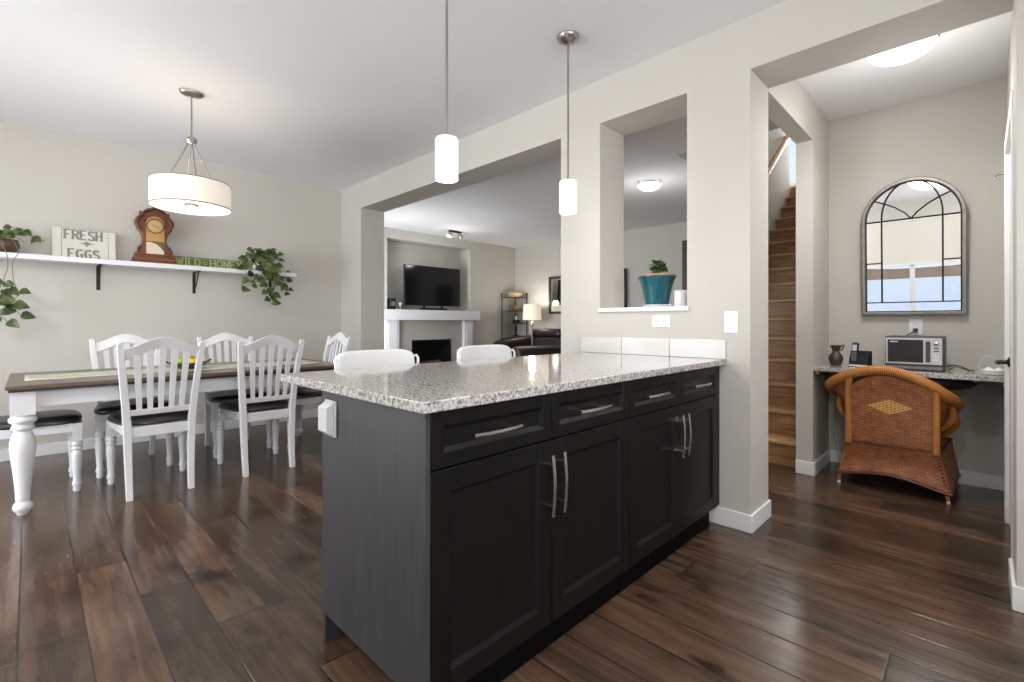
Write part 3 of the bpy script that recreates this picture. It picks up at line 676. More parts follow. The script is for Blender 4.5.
def front_leg(x, y):
    m = MB(); m.box(x - .024, x + .024, y - .024, y + .024, .335, .452)
    m.lathe([(.017, 0), (.020, .008), (.022, .02), (.018, .032), (.024, .042), (.026, .055), (.021, .070), (.020, .085), (.023, .14), (.027, .20), (.029, .245), (.026, .262), (.022, .272), (.029, .281), (.029, .290), (.022, .298), (.030, .308), (.030, .320), (.024, .328), (.024, .337)], (x, y), 16)
    return m
def make_chair():
    t = thing('dining_chair', 'x', 'chair', (0, 0, 0), 0, 'white slat-back dining chairs')
    # local: back at -Y, faces +Y, origin at rear-leg/front-leg middle on floor
    F, B = .225, -.225
    # seat frame
    m = MB()
    m.prism([(-.205, F + .024), (.205, F + .024), (.205, F), (-.205, F)], lambda x, y: (x, y, .40), lambda x, y: (x, y, .452))
    m.prism([(-.165, B + .005), (.165, B + .005), (.165, B - .015), (-.165, B - .015)], lambda x, y: (x, y, .385), lambda x, y: (x, y, .45))
    for s_ in (-1, 1):
        m.prism([(s_ * .215, F), (s_ * .190, F), (s_ * .158, B), (s_ * .182, B)], lambda x, y: (x, y, .395), lambda x, y: (x, y, .452))
    m.build('seat_frame', WHITEP, t, bevel=.003)
    # seat cushion, domed
    def ring(z, k, n=28):
        out = []
        for i in range(n):
            a = 2 * PI * i / n; ca, sa = math.cos(a), math.sin(a)
            ex = (abs(ca) ** .55) * (1 if ca > 0 else -1); ey = (abs(sa) ** .55) * (1 if sa > 0 else -1)
            y = ey * .235 * k; hw = .222 + .035 * ey
            out.append(Vector((ex * hw * k, y + .02, z)))
        return out
    c = MB(); c.loft([ring(.450, .93), ring(.456, 1.0), ring(.474, 1.01), ring(.490, .95), ring(.498, .82), ring(.501, .6)])
    c.build('seat', LEATHER, t, sharp=60)
    for s_ in (-1, 1):
        front_leg(s_ * .207, F - .002).build('leg', WHITEP, t, sharp=50)
        # rear leg + post, one curved stick
        secs = []
        for z, x, y, hx, hy in ((0, .163, -.262, .017, .020), (.12, .165, -.240, .018, .021), (.30, .168, -.226, .020, .023), (.45, .172, -.225, .021, .023), (.60, .182, -.238, .020, .020), (.80, .200, -.272, .019, .017), (.965, .214, -.312, .017, .014), (.985, .2155, -.317, .014, .012)):
            x *= s_
            secs.append([Vector((x - hx, y - hy, z)), Vector((x + hx, y - hy, z)), Vector((x + hx, y + hy, z)), Vector((x - hx, y + hy, z))])
        MB().loft(secs).build('leg', WHITEP, t, bevel=.003, sharp=50)
    # crest rail: arched
    def zc(a): return .955 + .068 * (.5 + .5 * math.cos(PI * a)) ** .9
    n = 16; secs = []
    for i in range(n + 1):
        a = -1 + 2 * i / n; x = a * .200; top = zc(a) ; bot = top - .072
        yt, yb = -.316 - .015 * (1 - a * a), -.288 - .015 * (1 - a * a)
        secs.append([Vector((x, yb - .009, bot)), Vector((x, yb + .011, bot)), Vector((x, yt + .011, top)), Vector((x, yt - .009, top))])
    MB().loft(secs).build('crest_rail', WHITEP, t, bevel=.003, sharp=50)
    MB().loft([[Vector((x, -.243, .525)), Vector((x, -.223, .525)), Vector((x, -.231, .562)), Vector((x, -.251, .562))] for x in (-.168, .168)]).build('lower_rail', WHITEP, t, bevel=.003)
    for i in range(5):
        a = (i - 2) / 2.0; secs = []
        for q in range(5):
            f = q / 4; zt_ = zc(a * .65) - .066; z = .555 + (zt_ - .555) * f; x = a * (.112 + .018 * f); y = -.241 - (.062 + .10 * (zt_ - .895)) * f ** 1.2; hw = .0145 + .0045 * f
            secs.append([Vector((x - hw, y - .005, z)), Vector((x + hw, y - .005, z)), Vector((x + hw, y + .005, z)), Vector((x - hw, y + .005, z))])
        MB().loft(secs).build('slat', WHITEP, t, bevel=.0015, sharp=50)
    return t
ch0 = make_chair()
seats = [((.600, 4.055), 0, 'white slat-back dining chair on the kitchen side of table, nearer the hanging plants end'),
         ((1.262, 4.055), 0, 'white slat-back dining chair on the kitchen side of table, nearer the granite worktop'),
         ((.560, 4.735), 180, 'white slat-back dining chair on the wall side, below the clock shelf bracket'),
         ((1.290, 4.735), 180, 'white slat-back dining chair on the wall side, nearer the wide opening'),
         ((-.005, 4.475), -90, 'white dining chair at the table end by the turned near leg, cushion showing'),
         ((1.800, 4.45), 90, 'white slat-back dining chair at the table end towards the living room')]
for i, ((x, y), rz, lab) in enumerate(seats):
    o = ch0 if i == 0 else copy_tree(ch0)
    o.location = (x, y, 0); o.rotation_euler = (0, 0, R(rz)); o['label'] = lab
# fruit in a shallow dark bowl
bw = thing('fruit_bowl', 'shallow dark woven bowl of fruit on the table runner', 'bowl', (.86, 4.36, .7615))
MB().lathe([(.05, 0), (.055, .004), (.09, .018), (.125, .042), (.131, .046), (.125, .050), (.088, .026), (.05, .012), (.0, .010)], n=28).build('bowl', WOODD, bw)
for s_ in (-1, 1): MB().tube([(s_ * .125, -.03, .045), (s_ * .145, -.02, .062), (s_ * .15, 0, .066), (s_ * .145, .02, .062), (s_ * .125, .03, .045)], .004, 6).build('bowl_handle', BRONZE, bw)
def fruit(name, label, cat, loc, r, mat, lemon=False, group=None, rot=(0, 0, 0)):
    prof = []
    for i in range(13):
        a = -PI / 2 + PI * i / 12; rr = r * math.cos(a); z = r * math.sin(a) * (1.25 if lemon else .92)
        if lemon and i in (0, 12): z *= 1.12
        if not lemon and i in (0, 12): z *= .82
        prof.append((max(rr, .0015), z))
    t = thing(name, label, cat, loc, 0, group); t.rotation_euler = rot
    MB().lathe(prof, n=20).build('skin', mat, t, sharp=80)
    MB().tube([(0, 0, prof[-1][1] - .004), (.002, 0, prof[-1][1] + (.004 if lemon else .012))], .002, 6).build('stem', STEM, t)
    return t
fruit('green_apple', 'pale green apple in the bowl beside the lemons', 'apple', (.80, 4.33, .818), .036, GRN)
fruit('green_apple', 'green apple lying behind in the bowl, mostly hidden by lemons', 'apple', (.86, 4.42, .814), .034, GRN)
fruit('lemon', 'yellow lemon lying lowest at the front of the bowl', 'lemon', (.875, 4.32, .809), .030, YEL, True, rot=(R(85), 0, R(40)))
fruit('lemon', 'yellow lemon resting on top of the fruit pile', 'lemon', (.872, 4.36, .860), .030, YEL, True, rot=(R(25), R(10), 0))
fruit('lemon', 'yellow lemon at the far side of the bowl', 'lemon', (.925, 4.37, .818), .027, YEL, True, rot=(R(90), 0, R(-30)))

# ------------------------------------------------------------------ wall shelf with its things
SY0, SY1, ST = 5.345, 5.598, 1.66
sh = MB().box(-1.05, 2.055, SY0, SY1, ST - .042, ST).build('wall_shelf', WHITEP, None, bevel=.003)
tag(sh, 'long white wall shelf above the dining table', 'shelf')
for i, (x, lab) in enumerate(((-.62, 'black iron bracket holding the shelf under the brown plant pot end'), (.425, 'black iron shelf bracket below the whitewashed sign'), (1.150, 'black iron shelf bracket below the green board'), (1.865, 'black iron shelf bracket behind the trailing plant at shelf end'))):
    br = thing('shelf_bracket', lab, 'bracket', (x, 5.60, ST - .042), 0, 'black shelf brackets')
    MB().box(-.013, .013, -.006, 0, -.21, 0).build('wall_plate', BRONZE, br, bevel=.0015)
    MB().box(-.013, .013, -.235, -.006, -.006, 0).build('arm', BRONZE, br, bevel=.0015)
    MB().tube([(0, -.02, -.17), (0, -.09, -.13), (0, -.15, -.07), (0, -.19, -.01)], .005, 6).build('brace', BRONZE, br)

# stroke lettering
GL = {
 'F': ([(0, 0), (0, 1)], [(0, 1), (.5, 1)], [(0, .52), (.38, .52)]),
 'E': ([(0, 0), (0, 1)], [(0, 1), (.5, 1)], [(0, .52), (.38, .52)], [(0, 0), (.5, 0)]),
 'R': ([(0, 0), (0, 1)], [(0, 1)] + arc(.27, .76, .24, 90, -90, 8) + [(0, .52)], [(.25, .52), (.52, 0)]),
 'S': (arc(.25, .76, .235, 30, 270, 10) + arc(.25, .24, .26, 90, -150, 10),),
 'H': ([(0, 0), (0, 1)], [(.5, 0), (.5, 1)], [(0, .52), (.5, .52)]),
 'G': ([(x, .5 + (y - .5) * 1.6) for x, y in arc(.3, .5, .3, 50, 310, 14)] + [(.5, .2), (.5, .45)], [(.32, .45), (.56, .45)]),
 'W': ([(0, 1), (.17, 0), (.34, .9), (.51, 0), (.68, 1)],),
 'I': ([(.08, 0), (.08, 1)],),
 'L': ([(0, 0), (0, 1)], [(0, 0), (.42, 0)]),
 'D': ([(0, 0), (0, 1)], [(0, 1), (.15, 1)] + [(.15 + .37 * math.cos(R(90 - i * 18)), .5 + .5 * math.sin(R(90 - i * 18))) for i in range(11)] + [(0, 0)]),
 'O': ([(.28 + .28 * math.cos(R(i * 20)), .5 + .5 * math.sin(R(i * 20))) for i in range(19)],),
 'N': ([(0, 0), (0, 1)], [(0, 1), (.5, 0)], [(.5, 0), (.5, 1)]),
 'Y': ([(0, 1), (.27, .5), (.54, 1)], [(.27, .5), (.27, 0)]),
 '=': ([(0, .36), (.5, .36)], [(0, .64), (.5, .64)]),
}
WD = {'W': .68, 'I': .16, 'L': .42, 'O': .56, 'G': .56, 'D': .52, 'Y': .54}
def letters(mb, text, x0, z0, h, wscale, y, gap=.22, sw=.15, serif=True):
    """flat raised strokes in the plane y (facing -Y)"""
    x = x0
    for ch in text:
        if ch == ' ': x += .4 * h * wscale; continue
        for pl in GL[ch]:
            for (a, b2) in zip(pl, pl[1:]):
                p = Vector((x + a[0] * h * wscale, 0, z0 + a[1] * h)); q = Vector((x + b2[0] * h * wscale, 0, z0 + b2[1] * h))
                d = q - p; L = d.length
                if L < 1e-6: continue
                d /= L; nn = Vector((-d.z, 0, d.x)); vert = abs(d.z) > abs(d.x)
                hw = h * sw * (.5 if vert else .32); e = d * hw * .35
                vs = [p - e - nn * hw, q + e - nn * hw, q + e + nn * hw, p - e + nn * hw]
                mb.add([Vector((v.x, y, v.z)) for v in vs] + [Vector((v.x, y + .003, v.z)) for v in vs], [(0, 1, 2, 3), (7, 6, 5, 4), (0, 4, 5, 1), (1, 5, 6, 2), (2, 6, 7, 3), (3, 7, 4, 0)])
            if serif and ch != 'O':
                for e_ in (pl[0], pl[-1]):
                    if e_[1] in (0, 1) and len(pl) == 2 and pl[0][0] == pl[1][0]:
                        cx = x + e_[0] * h * wscale; cz = z0 + e_[1] * h
                        mb.box(cx - h * .15, cx + h * .15, y, y + .003, cz - h * .035, cz + h * .035)
        x += (WD.get(ch, .5) + gap) * h * wscale
    return x
def text_width(text, h, ws, gap=.22): return sum((.4 if c_ == ' ' else WD.get(c_, .5) + gap) for c_ in text) * h * ws - gap * h * ws
sg = thing('farmhouse_sign', 'whitewashed board sign reading fresh eggs, leaning on the shelf', 'sign', (.333, 5.50, ST)); sg.rotation_euler = (R(-9), 0, 0)
m = MB(); 
for a, b2 in ((-.205, -.150), (-.147, .153), (.156, .205)): m.box(a, b2, 0, .016, 0, .262 if a > -.2 else .268)
m.build('board', WHITEB, sg, bevel=.002)
m = MB(); h = .078; ws = .86; letters(m, 'FRESH', -.128, .176, h, ws, -.003, gap=.26, sw=.20); letters(m, 'EGGS', -.105, .008, h, ws, -.003, gap=.26, sw=.20)
m.prism([(-.01, .155), (.0, .165), (.01, .155), (.05, .135), (.02, .138), (.0, .115), (-.02, .138), (-.05, .135)], lambda x, z: (x + .012, -.003, z), lambda x, z: (x + .012, 0, z))
m.build('lettering', GREYLET, sg)
wh = thing('honey_sign', 'narrow weathered green board sign with pale lettering, beside the clock', 'sign', (1.295, 5.52, ST)); wh.rotation_euler = (R(-10), 0, 0)
MB().box(-.325, .325, 0, .016, 0, .105).build('board', GREENB, wh, bevel=.002)
m = MB(); letters(m, 'WILD', -.305, .018, .070, 1.12, -.003, gap=.24, sw=.2); letters(m, '=', -.085, .018, .070, 1.1, -.003); letters(m, 'HONEY', -.018, .018, .070, 1.12, -.003, gap=.24, sw=.2)
m.box(-.318, .318, -.002, 0, .092, .096); m.box(-.318, .318, -.002, 0, .008, .012)
m.build('lettering', LIMELET, wh)

# carved clock
ck = thing('mantel_clock', 'carved antique wooden clock with brass dial standing on the shelf', 'clock', (.810, 5.47, ST))
m = MB(); m.box(-.168, .168, -.075, .06, 0, .022); m.box(-.158, .158, -.068, .055, .022, .055); m.box(-.150, .150, -.062, .05, .055, .072); m.build('plinth', CLOCKW, ck, bevel=.005)
half = [(.140, .072), (.146, .085), (.140, .10), (.118, .112), (.112, .125), (.122, .135), (.124, .15), (.108, .165), (.092, .19), (.088, .215), (.092, .25), (.104, .28), (.112, .30), (.130, .32), (.128, .335), (.142, .35), (.146, .375), (.144, .40), (.132, .42), (.118, .435), (.108, .455), (.112, .478), (.098, .474), (.085, .465), (.078, .488), (.058, .504), (.038, .508), (.022, .516), (.010, .530)]
poly = half + [(-x, z) for x, z in reversed(half)]
m = MB(); m.prism(poly, lambda x, z: (x, -.042, z), lambda x, z: (x, .042, z)); m.build('case', CLOCKW, ck, bevel=.005)
m = MB()
for s_ in (-1, 1):
    MB().tube([(s_ * .112, -.045, .10), (s_ * .128, -.047, .115), (s_ * .118, -.047, .135), (s_ * .10, -.047, .15)], .008, 6).build('scroll_carving', CLOCKD, ck)
    MB().tube([(s_ * .10, -.045, .30), (s_ * .122, -.047, .33), (s_ * .128, -.047, .37), (s_ * .115, -.047, .41), (s_ * .085, -.047, .44)], .009, 6).build('side_carving', CLOCKD, ck)
    MB().tube([(s_ * .085, -.045, .462), (s_ * .06, -.048, .478), (s_ * .03, -.048, .490), (s_ * .008, -.048, .508)], .010, 6).build('crest_carving', CLOCKD, ck)
MB().lathe([(.002, .505), (.016, .512), (.012, .524), (.002, .533)], (0, -.035), 10).build('finial', CLOCKD, ck)
MB().prism([(-.082, .080), (.082, .080), (.082, .395)] + arc(0, .375, .084, 10, 170, 12) + [(-.082, .395)], lambda x, z: (x, -.050, z), lambda x, z: (x, -.040, z)).build('door_frame', CLOCKW, ck, bevel=.003)
MB().prism([(-.068, .205), (.068, .205), (.068, .35)] + arc(0, .365, .070, 0, 180, 12) + [(-.068, .35)], lambda x, z: (x, -.0525, z), lambda x, z: (x, -.049, z)).build('gilt_panel', GOLD, ck)
dm = MB().lathe([(.060, 0), (.062, .004), (.050, .006), (.0, .006)], n=32, M=Matrix.Translation((0, -.053, .345)) @ Matrix.Rotation(R(90), 4, 'X')).build('dial', DIAL, ck)
m = MB(); m.lathe([(.064, 0), (.067, .006), (.060, .008), (.058, .004)], n=32, cap=False, M=Matrix.Translation((0, -.053, .345)) @ Matrix.Rotation(R(90), 4, 'X')); m.build('dial_ring', CLOCKD, ck)
m = MB(); m.tube([(0, -.061, .345), (-.03, -.061, .352)], .002, 5); m.tube([(0, -.061, .345), (.022, -.061, .325)], .002, 5)
for i in range(12):
    a = 2 * PI * i / 12; m.box(-.0012, .0012, -.0605, -.0592, .040, .050, M=Matrix.Translation((0, 0, .345)) @ Matrix.Rotation(a, 4, 'Y'))
m.build('clock_hands', BLACKPL, ck)
MB().box(-.066, .066, -.0525, -.049, .090, .195).build('painted_tablet', TABLET, ck)
MB().prism([(-.03, .195), (.066, .195), (.066, .115), (.04, .15), (.01, .18)], lambda x, z: (x, -.0535, z), lambda x, z: (x, -.0522, z)).build('tablet_hill', plain('olive_paint', hexc(86, 84, 62), .4), ck)

# trailing plants
def leaf(mb, p, d, size, up):
    """heart shaped leaf: p base, d direction, up = rough normal"""
    d = d.normalized(); s_ = d.cross(up).normalized(); n = s_.cross(d).normalized()
    prof = [(0, .0), (-.10, .28), (.10, .46), (.35, .44), (.65, .27), (.88, .09), (1.02, 0)]
    vs = []; 
    for t, w_ in prof:
        dro = -.22 * t * t
        vs.append(p + d * t * size + n * (dro * size)); vs.append(p + d * t * size + s_ * w_ * size + n * ((dro + .10 * w_) * size)); vs.append(p + d * t * size - s_ * w_ * size + n * ((dro + .10 * w_) * size))
    fs = []
    for i in range(len(prof) - 1):
        a = i * 3; b2 = a + 3
        fs += [(a, a + 1, b2 + 1, b2), (a, b2, b2 + 2, a + 2)]
    mb.add(vs, fs)
def vine(stems, leaves, pts, every=.055, size=.055, rnd=None, start=0, rad=.0025, below=9):
    pts = [Vector(p) for p in pts]; dense = []
    for i in range(len(pts) - 1):
        p0 = pts[max(i - 1, 0)]; p1 = pts[i]; p2 = pts[i + 1]; p3 = pts[min(i + 2, len(pts) - 1)]
        for q in range(6):
            t = q / 6; dense.append(.5 * ((2 * p1) + (-p0 + p2) * t + (2 * p0 - 5 * p1 + 4 * p2 - p3) * t * t + (-p0 + 3 * p1 - 3 * p2 + p3) * t ** 3))
    dense.append(pts[-1])
    stems.tube(dense, rad, 5)
    acc = 0; sgn = 1
    for a, b2 in zip(dense, dense[1:]):
        acc += (b2 - a).length
        if acc > every and a.z < below:
            acc = rnd.uniform(-.012, .012); sgn = -sgn
            t = (b2 - a).normalized(); side = Vector((sgn * rnd.uniform(.5, 1), rnd.uniform(-.7, .1), rnd.uniform(-.5, .4)))
            base = a + side * .018; stems.tube([a, base], .0016, 4)
            leaf(leaves, base, side + Vector((0, 0, -.45)), size * rnd.uniform(.7, 1.2), Vector((rnd.uniform(-.4, .4), -1, rnd.uniform(.1, .8))))
rp = random.Random(11)
p1 = thing('pothos_plant', 'trailing pothos in a white pot at the open end of the shelf', 'plant', (1.70, 5.44, ST), 0, 'pothos plants on the shelf')
MB().lathe([(.045, 0), (.050, .005), (.062, .05), (.072, .095), (.076, .10), (.070, .104), (.060, .092), (.0, .09)], n=24).build('pot', CERAMIC, p1)
MB().lathe([(.062, .088), (.03, .096), (.0, .097)], n=20).build('soil', SOIL, p1)
S, Lf = MB(), MB()
V = [
 [(0, -.02, .09), (-.10, -.06, .12), (-.16, -.10, .06), (-.15, -.12, -.06), (-.12, -.12, -.14)],
 [(0, -.05, .09), (.10, -.14, .08), (.12, -.15, -.08), (.10, -.15, -.2), (.06, -.15, -.30), (.09, -.15, -.36)],
 [(0, 0, .09), (.02, -.06, .18), (.05, -.10, .16), (.09, -.13, .06), (.10, -.15, -.06), (.11, -.15, -.16)],
 [(0, 0, .09), (-.04, -.05, .17), (-.12, -.08, .15), (-.17, -.10, .08), (-.19, -.10, .02)],
 [(0, 0, .09), (.0, -.08, .16), (.01, -.14, .08), (.0, -.17, -.04), (.01, -.17, -.12)],
 [(0, 0, .09), (.06, -.04, .19), (.14, -.06, .16), (.22, -.06, .06), (.25, -.06, -.04), (.26, -.08, -.16), (.29, -.08, -.24)],
 [(0, 0, .09), (.03, -.12, .10), (-.03, -.18, -.02), (-.07, -.18, -.12), (-.14, -.18, -.155), (-.20, -.18, -.20), (-.20, -.18, -.25)],
 [(0, 0, .09), (.08, -.10, .12), (.13, -.16, 0), (.15, -.17, -.10), (.17, -.17, -.19)],
 [(.0, 0, .09), (.10, -.02, .20), (.16, -.03, .20), (.20, -.04, .16)],
 [(0, -.05, .09), (.05, -.17, .02), (.03, -.18, -.12), (.02, -.18, -.20), (.06, -.18, -.29)],
 [(0, 0, .09), (-.02, .02, .17), (-.08, .0, .19), (-.12, -.02, .17)],
 [(0, 0, .09), (.03, .02, .17), (.03, .0, .21), (.06, -.02, .22)],
]
for v in V: vine(S, Lf, v, .044, .070, rp)
for i in range(26):
    a = rp.uniform(0, 2 * PI); r_ = rp.uniform(.03, .13); base = Vector((r_ * math.cos(a) + .04, .01 + .4 * r_ * math.sin(a), rp.uniform(.14, .25)))
    leaf(Lf, base, Vector((math.cos(a), -.5 + .5 * math.sin(a), rp.uniform(-.3, .3))), rp.uniform(.045, .075), Vector((0, -.8, .6)))
S.build('vines', STEM, p1); Lf.build('leaves', LEAF, p1, sharp=80)
p2 = thing('pothos_plant', 'trailing pothos in a brown glazed pot beside the whitewashed sign', 'plant', (-.150, 5.47, ST), 0, 'pothos plants on the shelf')
MB().lathe([(.055, 0), (.062, .004), (.088, .04), (.094, .07), (.086, .098), (.090, .106), (.083, .110), (.075, .095), (.0, .092)], n=26).build('pot', BROWNPOT, p2)
MB().lathe([(.076, .090), (.04, .098), (.0, .099)], n=20).build('soil', SOIL, p2)
S, Lf = MB(), MB()
V = [
 [(0, 0, .10), (.05, -.05, .18), (.12, -.08, .17), (.18, -.09, .14), (.23, -.10, .11)],
 [(0, 0, .10), (.03, -.06, .17), (.08, -.12, .12), (.12, -.13, .08)],
 [(0, 0, .10), (.01, -.04, .20), (.08, -.05, .205), (.15, -.05, .185)],
 [(0, -.05, .11), (-.03, -.14, .10), (.02, -.185, .0), (.03, -.185, -.12), (.01, -.185, -.22), (.05, -.185, -.34), (.03, -.185, -.44)],
 [(0, -.05, .11), (.05, -.14, .10), (.085, -.185, .0), (.055, -.185, -.08), (.06, -.185, -.22), (.085, -.185, -.32), (.055, -.185, -.40), (.105, -.185, -.50)],
 [(0, -.05, .11), (-.05, -.14, .10), (-.04, -.185, .0), (-.03, -.185, -.12), (-.01, -.185, -.25), (.0, -.185, -.36), (-.03, -.185, -.44), (.03, -.185, -.54)],
]
for i, v in enumerate(V): vine(S, Lf, v, .043 if i > 2 else .05, .062 if i < 3 else .082, rp, below=9 if i < 3 else -.22)
for i in range(6):
    a = rp.uniform(-.6, 2.6); base = Vector((.06 * math.cos(a), .03 + .03 * math.sin(a), rp.uniform(.14, .19)))
    leaf(Lf, base, Vector((math.cos(a), -.3, rp.uniform(0, .4))), rp.uniform(.05, .07), Vector((0, -.8, .6)))
S.build('vines', STEM, p2); Lf.build('leaves', LEAF, p2, sharp=80)

# ------------------------------------------------------------------ hanging lamps
def pendant(x, y, zb, label):
    t = thing('pendant_light', label, 'pendant light', (x, y, CE), 0, 'pendant lights over the island')
    MB().lathe([(.062, 0), (.062, -.006), (.052, -.022), (.022, -.036), (.010, -.040)], n=28).build('canopy', NICKEL, t)
    zt = zb + .178 - CE
    MB().tube([(0, 0, -.036), (0, 0, zt + .02)], .0055, 8).build('rod', NICKEL, t)
    MB().lathe([(.008, zt + .02), (.012, zt + .016), (.012, zt + .002)], n=16).build('socket_cap', NICKEL, t)
    MB().lathe([(.020, zt + .004), (.046, zt + .001), (.050, zt - .006), (.050, zb - CE + .004), (.047, zb - CE)], n=32).build('glass_shade', GLOW, t)
    point('pendant_bulb', (x, y, zb - .06), 5, rad=.045)
pendant(1.27, 1.65, 1.735, 'cylinder pendant light over the island, above the speckled end nearer the table')
pendant(2.15, 1.672, 1.741, 'cylinder pendant light over the island, nearest the wall post')
cx_, cy_ = .80, 3.97
ch = thing('drum_chandelier', 'round cream drum chandelier hanging over the dining table', 'chandelier', (cx_, cy_, CE))
MB().lathe([(.065, 0), (.065, -.008), (.056, -.020), (.016, -.026)], n=28, sx=1.15, sy=.85).build('canopy', NICKEL, ch)
zt, zb = 2.10 - CE, 1.925 - CE
zj = 2.40 - CE
MB().tube([(0, 0, -.02), (0, 0, zj)], .006, 8).build('rod', NICKEL, ch)
MB().lathe([(.004, zj + .032), (.028, zj + .022), (.036, zj), (.028, zj - .022), (.004, zj - .032)], n=20).build('hub', NICKEL, ch)
for q in ((-.14, .0), (.14, .0), (0, -.14), (0, .14)):
    MB().tube([(q[0] * .12, q[1] * .12, zj - .02), (q[0], q[1], zt + .005)], .0045, 6).build('stay_rod', NICKEL, ch)
AX, AY = .242, .242
n = 56; m = MB(); vs = []; fs = []
for r_, z in ((1, zt), (1, zb), (.985, zb), (.985, zt)):
    for k in range(n): a = 2 * PI * k / n; vs.append((AX * r_ * math.cos(a), AY * r_ * math.sin(a), z))
for i in range(4):
    for k in range(n):
        k2 = (k + 1) % n; j = (i + 1) % 4; fs.append((i * n + k, i * n + k2, j * n + k2, j * n + k))
m.add(vs, fs); m.build('drum_shade', GLOWFAB, ch)
MB().lathe([(.98, zb + .030), (.98, zb + .026)], n=56, sx=AX, sy=AY).build('diffuser', GLOWFAB, ch)
m = MB()
m.tube([(AX * 1.004 * math.cos(2 * PI * k / 48), AY * 1.006 * math.sin(2 * PI * k / 48), zb + .004) for k in range(49)], .0035, 5); m.build('bottom_ring', NICKEL, ch)
m = MB(); m.tube([(AX * 1.004 * math.cos(2 * PI * k / 48), AY * 1.006 * math.sin(2 * PI * k / 48), zt - .002) for k in range(49)], .003, 5); m.build('top_ring', NICKEL, ch)
m = MB(); m.tube([(-AX * .98, 0, zt - .004), (0, 0, zt - .004), (AX * .98, 0, zt - .004)], .004, 6); m.tube([(0, -AY * .98, zt - .004), (0, AY * .98, zt - .004)], .004, 6); m.build('cross_frame', NICKEL, ch)
MB().lathe([(.001, zb + .008), (.04, zb + .012), (.045, zb + .02), (.03, zb + .028)], n=18).build('finial_plate', NICKEL, ch)
for s_ in (-1, 1):
    MB().lathe([(.001, zt - .11), (.028, zt - .10), (.032, zt - .08), (.018, zt - .05), (.012, zt - .03)], (s_ * .09, 0), 12).build('bulb', BULB, ch)
point('chandelier_bulb', (cx_, cy_, zb + CE - .06), 4, rad=.12)
point('chandelier_upper_bulb', (cx_, cy_, zt + CE - .03), 3, rad=.06)

def cat_name(label): return label.split()[0] + '_dome_lamp'
def dome(x, y, r, dz, mat, label, power, group=None):
    t = thing('ceiling_light', label, 'ceiling light', (x, y, CE), 0, group)
    MB().lathe([(r * .55, 0), (r * .55, -.025), (r * .5, -.03)], n=32).build('base', NICKEL, t)
    prof = [(r, -.03), (r * 1.0, -.036)] + [(r * math.cos(a), -.036 - dz * math.sin(a)) for a in [PI / 2 * i / 10 for i in range(1, 10)]] + [(.002, -.036 - dz)]
    MB().lathe(prof, n=40).build('glass_dome', mat, t)
    for k in range(3):
        a = 2 * PI * k / 3 + .5; MB().tube([(r * .98 * math.cos(a), r * .98 * math.sin(a), -.005), (r * 1.01 * math.cos(a), r * 1.01 * math.sin(a), -.045)], .006, 6).build('clip', NICKEL, t)
    l = bpy.data.lights.new(cat_name(label), 'SPOT'); l.energy = power; l.spot_size = R(172); l.spot_blend = 1.0; l.shadow_soft_size = .12; l.color = (1, .98, .95)
    lo = bpy.data.objects.new(cat_name(label), l); COL.objects.link(lo); lo.location = (x, y, CE - .036 - dz - .05)
    point(cat_name(label) + '_glow', (x, y, CE - .42), power * .17, (1, .98, .95), .15)
    return t
dome(3.53, .325, .160, .078, GLOWDOME, 'frosted dome light glowing on the nook ceiling', 46)
dome(5.02, 2.72, .135, .07, GLOWBOWL, 'shallow dome light on the hall ceiling seen through the pass-through', 40)
# small track light in the living room
tl = thing('spot_light', 'small spotlight bar on the living room ceiling', 'ceiling light', (5.28, 6.62, CE))
MB().box(-.13, .13, -.025, .025, -.03, 0).build('mounting_bar', BRONZE, tl, bevel=.004)
for i, (x, dx) in enumerate(((-.10, -.06), (.10, .07))):
    hM = Matrix.Translation((x, 0, -.05)) @ Matrix.Rotation(R(30 * (-1 if i else 1)), 4, 'Y')
    MB().lathe([(.018, .02), (.03, .0), (.04, -.05), (.042, -.07)], n=16, M=hM).build('spot_head', NICKEL, tl)
    MB().lathe([(.036, -.066), (.038, -.074), (.0, -.076)], n=16, M=hM).build('spot_lens', BULB if i == 0 else GREYPL, tl)
point('spot_lamp', (5.2, 6.45, 2.3), 5, (1, .98, .95), rad=.1)

# ------------------------------------------------------------------ living room
fp = thing('fireplace', 'white mantel fireplace with black firebox under the television', 'fireplace', (5.20, LY, 0))
MB().box(-1.15, 1.035, -.17, -.002, 1.165, 1.345).build('mantel', WHITEP, fp, bevel=.004)
for s_ in (-1, 1):
    x0, x1 = (-1.0, -.745) if s_ < 0 else (.705, .925)
    m = MB(); m.box(x0, x1, -.09, -.002, 0, 1.165); m.box(x0 + .04, x1 - .04, -.10, -.09, .12, 1.12); m.build('pilaster', WHITEP, fp, bevel=.004)
MB().box(-.745, -.45, -.02, -.002, 0, 1.165).box(.42, .705, -.02, -.002, 0, 1.165).box(-.45, .42, -.02, -.002, .81, 1.165).box(-.45, .42, -.02, -.002, 0, .22).build('tile_surround', TILEG, fp)
m = MB(); m.box(-.45, -.42, -.03, .0, .22, .81); m.box(.39, .42, -.03, .0, .22, .81); m.box(-.42, .39, -.03, 0, .78, .81); m.box(-.42, .39, -.03, 0, .22, .26); m.build('firebox_frame', FIREB, fp)
MB().box(-.44, .41, .36, .375, .225, .80).box(-.44, .41, .03, .36, .222, .235).box(-.448, -.43, 0, .36, .222, .80).box(.40, .418, 0, .36, .222, .80).build('firebox_lining', FIREB, fp)
for i in range(4):
    MB().tube([(-.25 + i * .03, .1 + .05 * i, .27 + .03 * i), (.2 + .04 * i, .16 + .03 * (i % 2), .29 + .03 * i)], .035, 8).build('log', LOG, fp)
tv = thing('television', 'black flat television standing on the mantel in the wall niche', 'television', (5.24, LY + .02, 1.345))
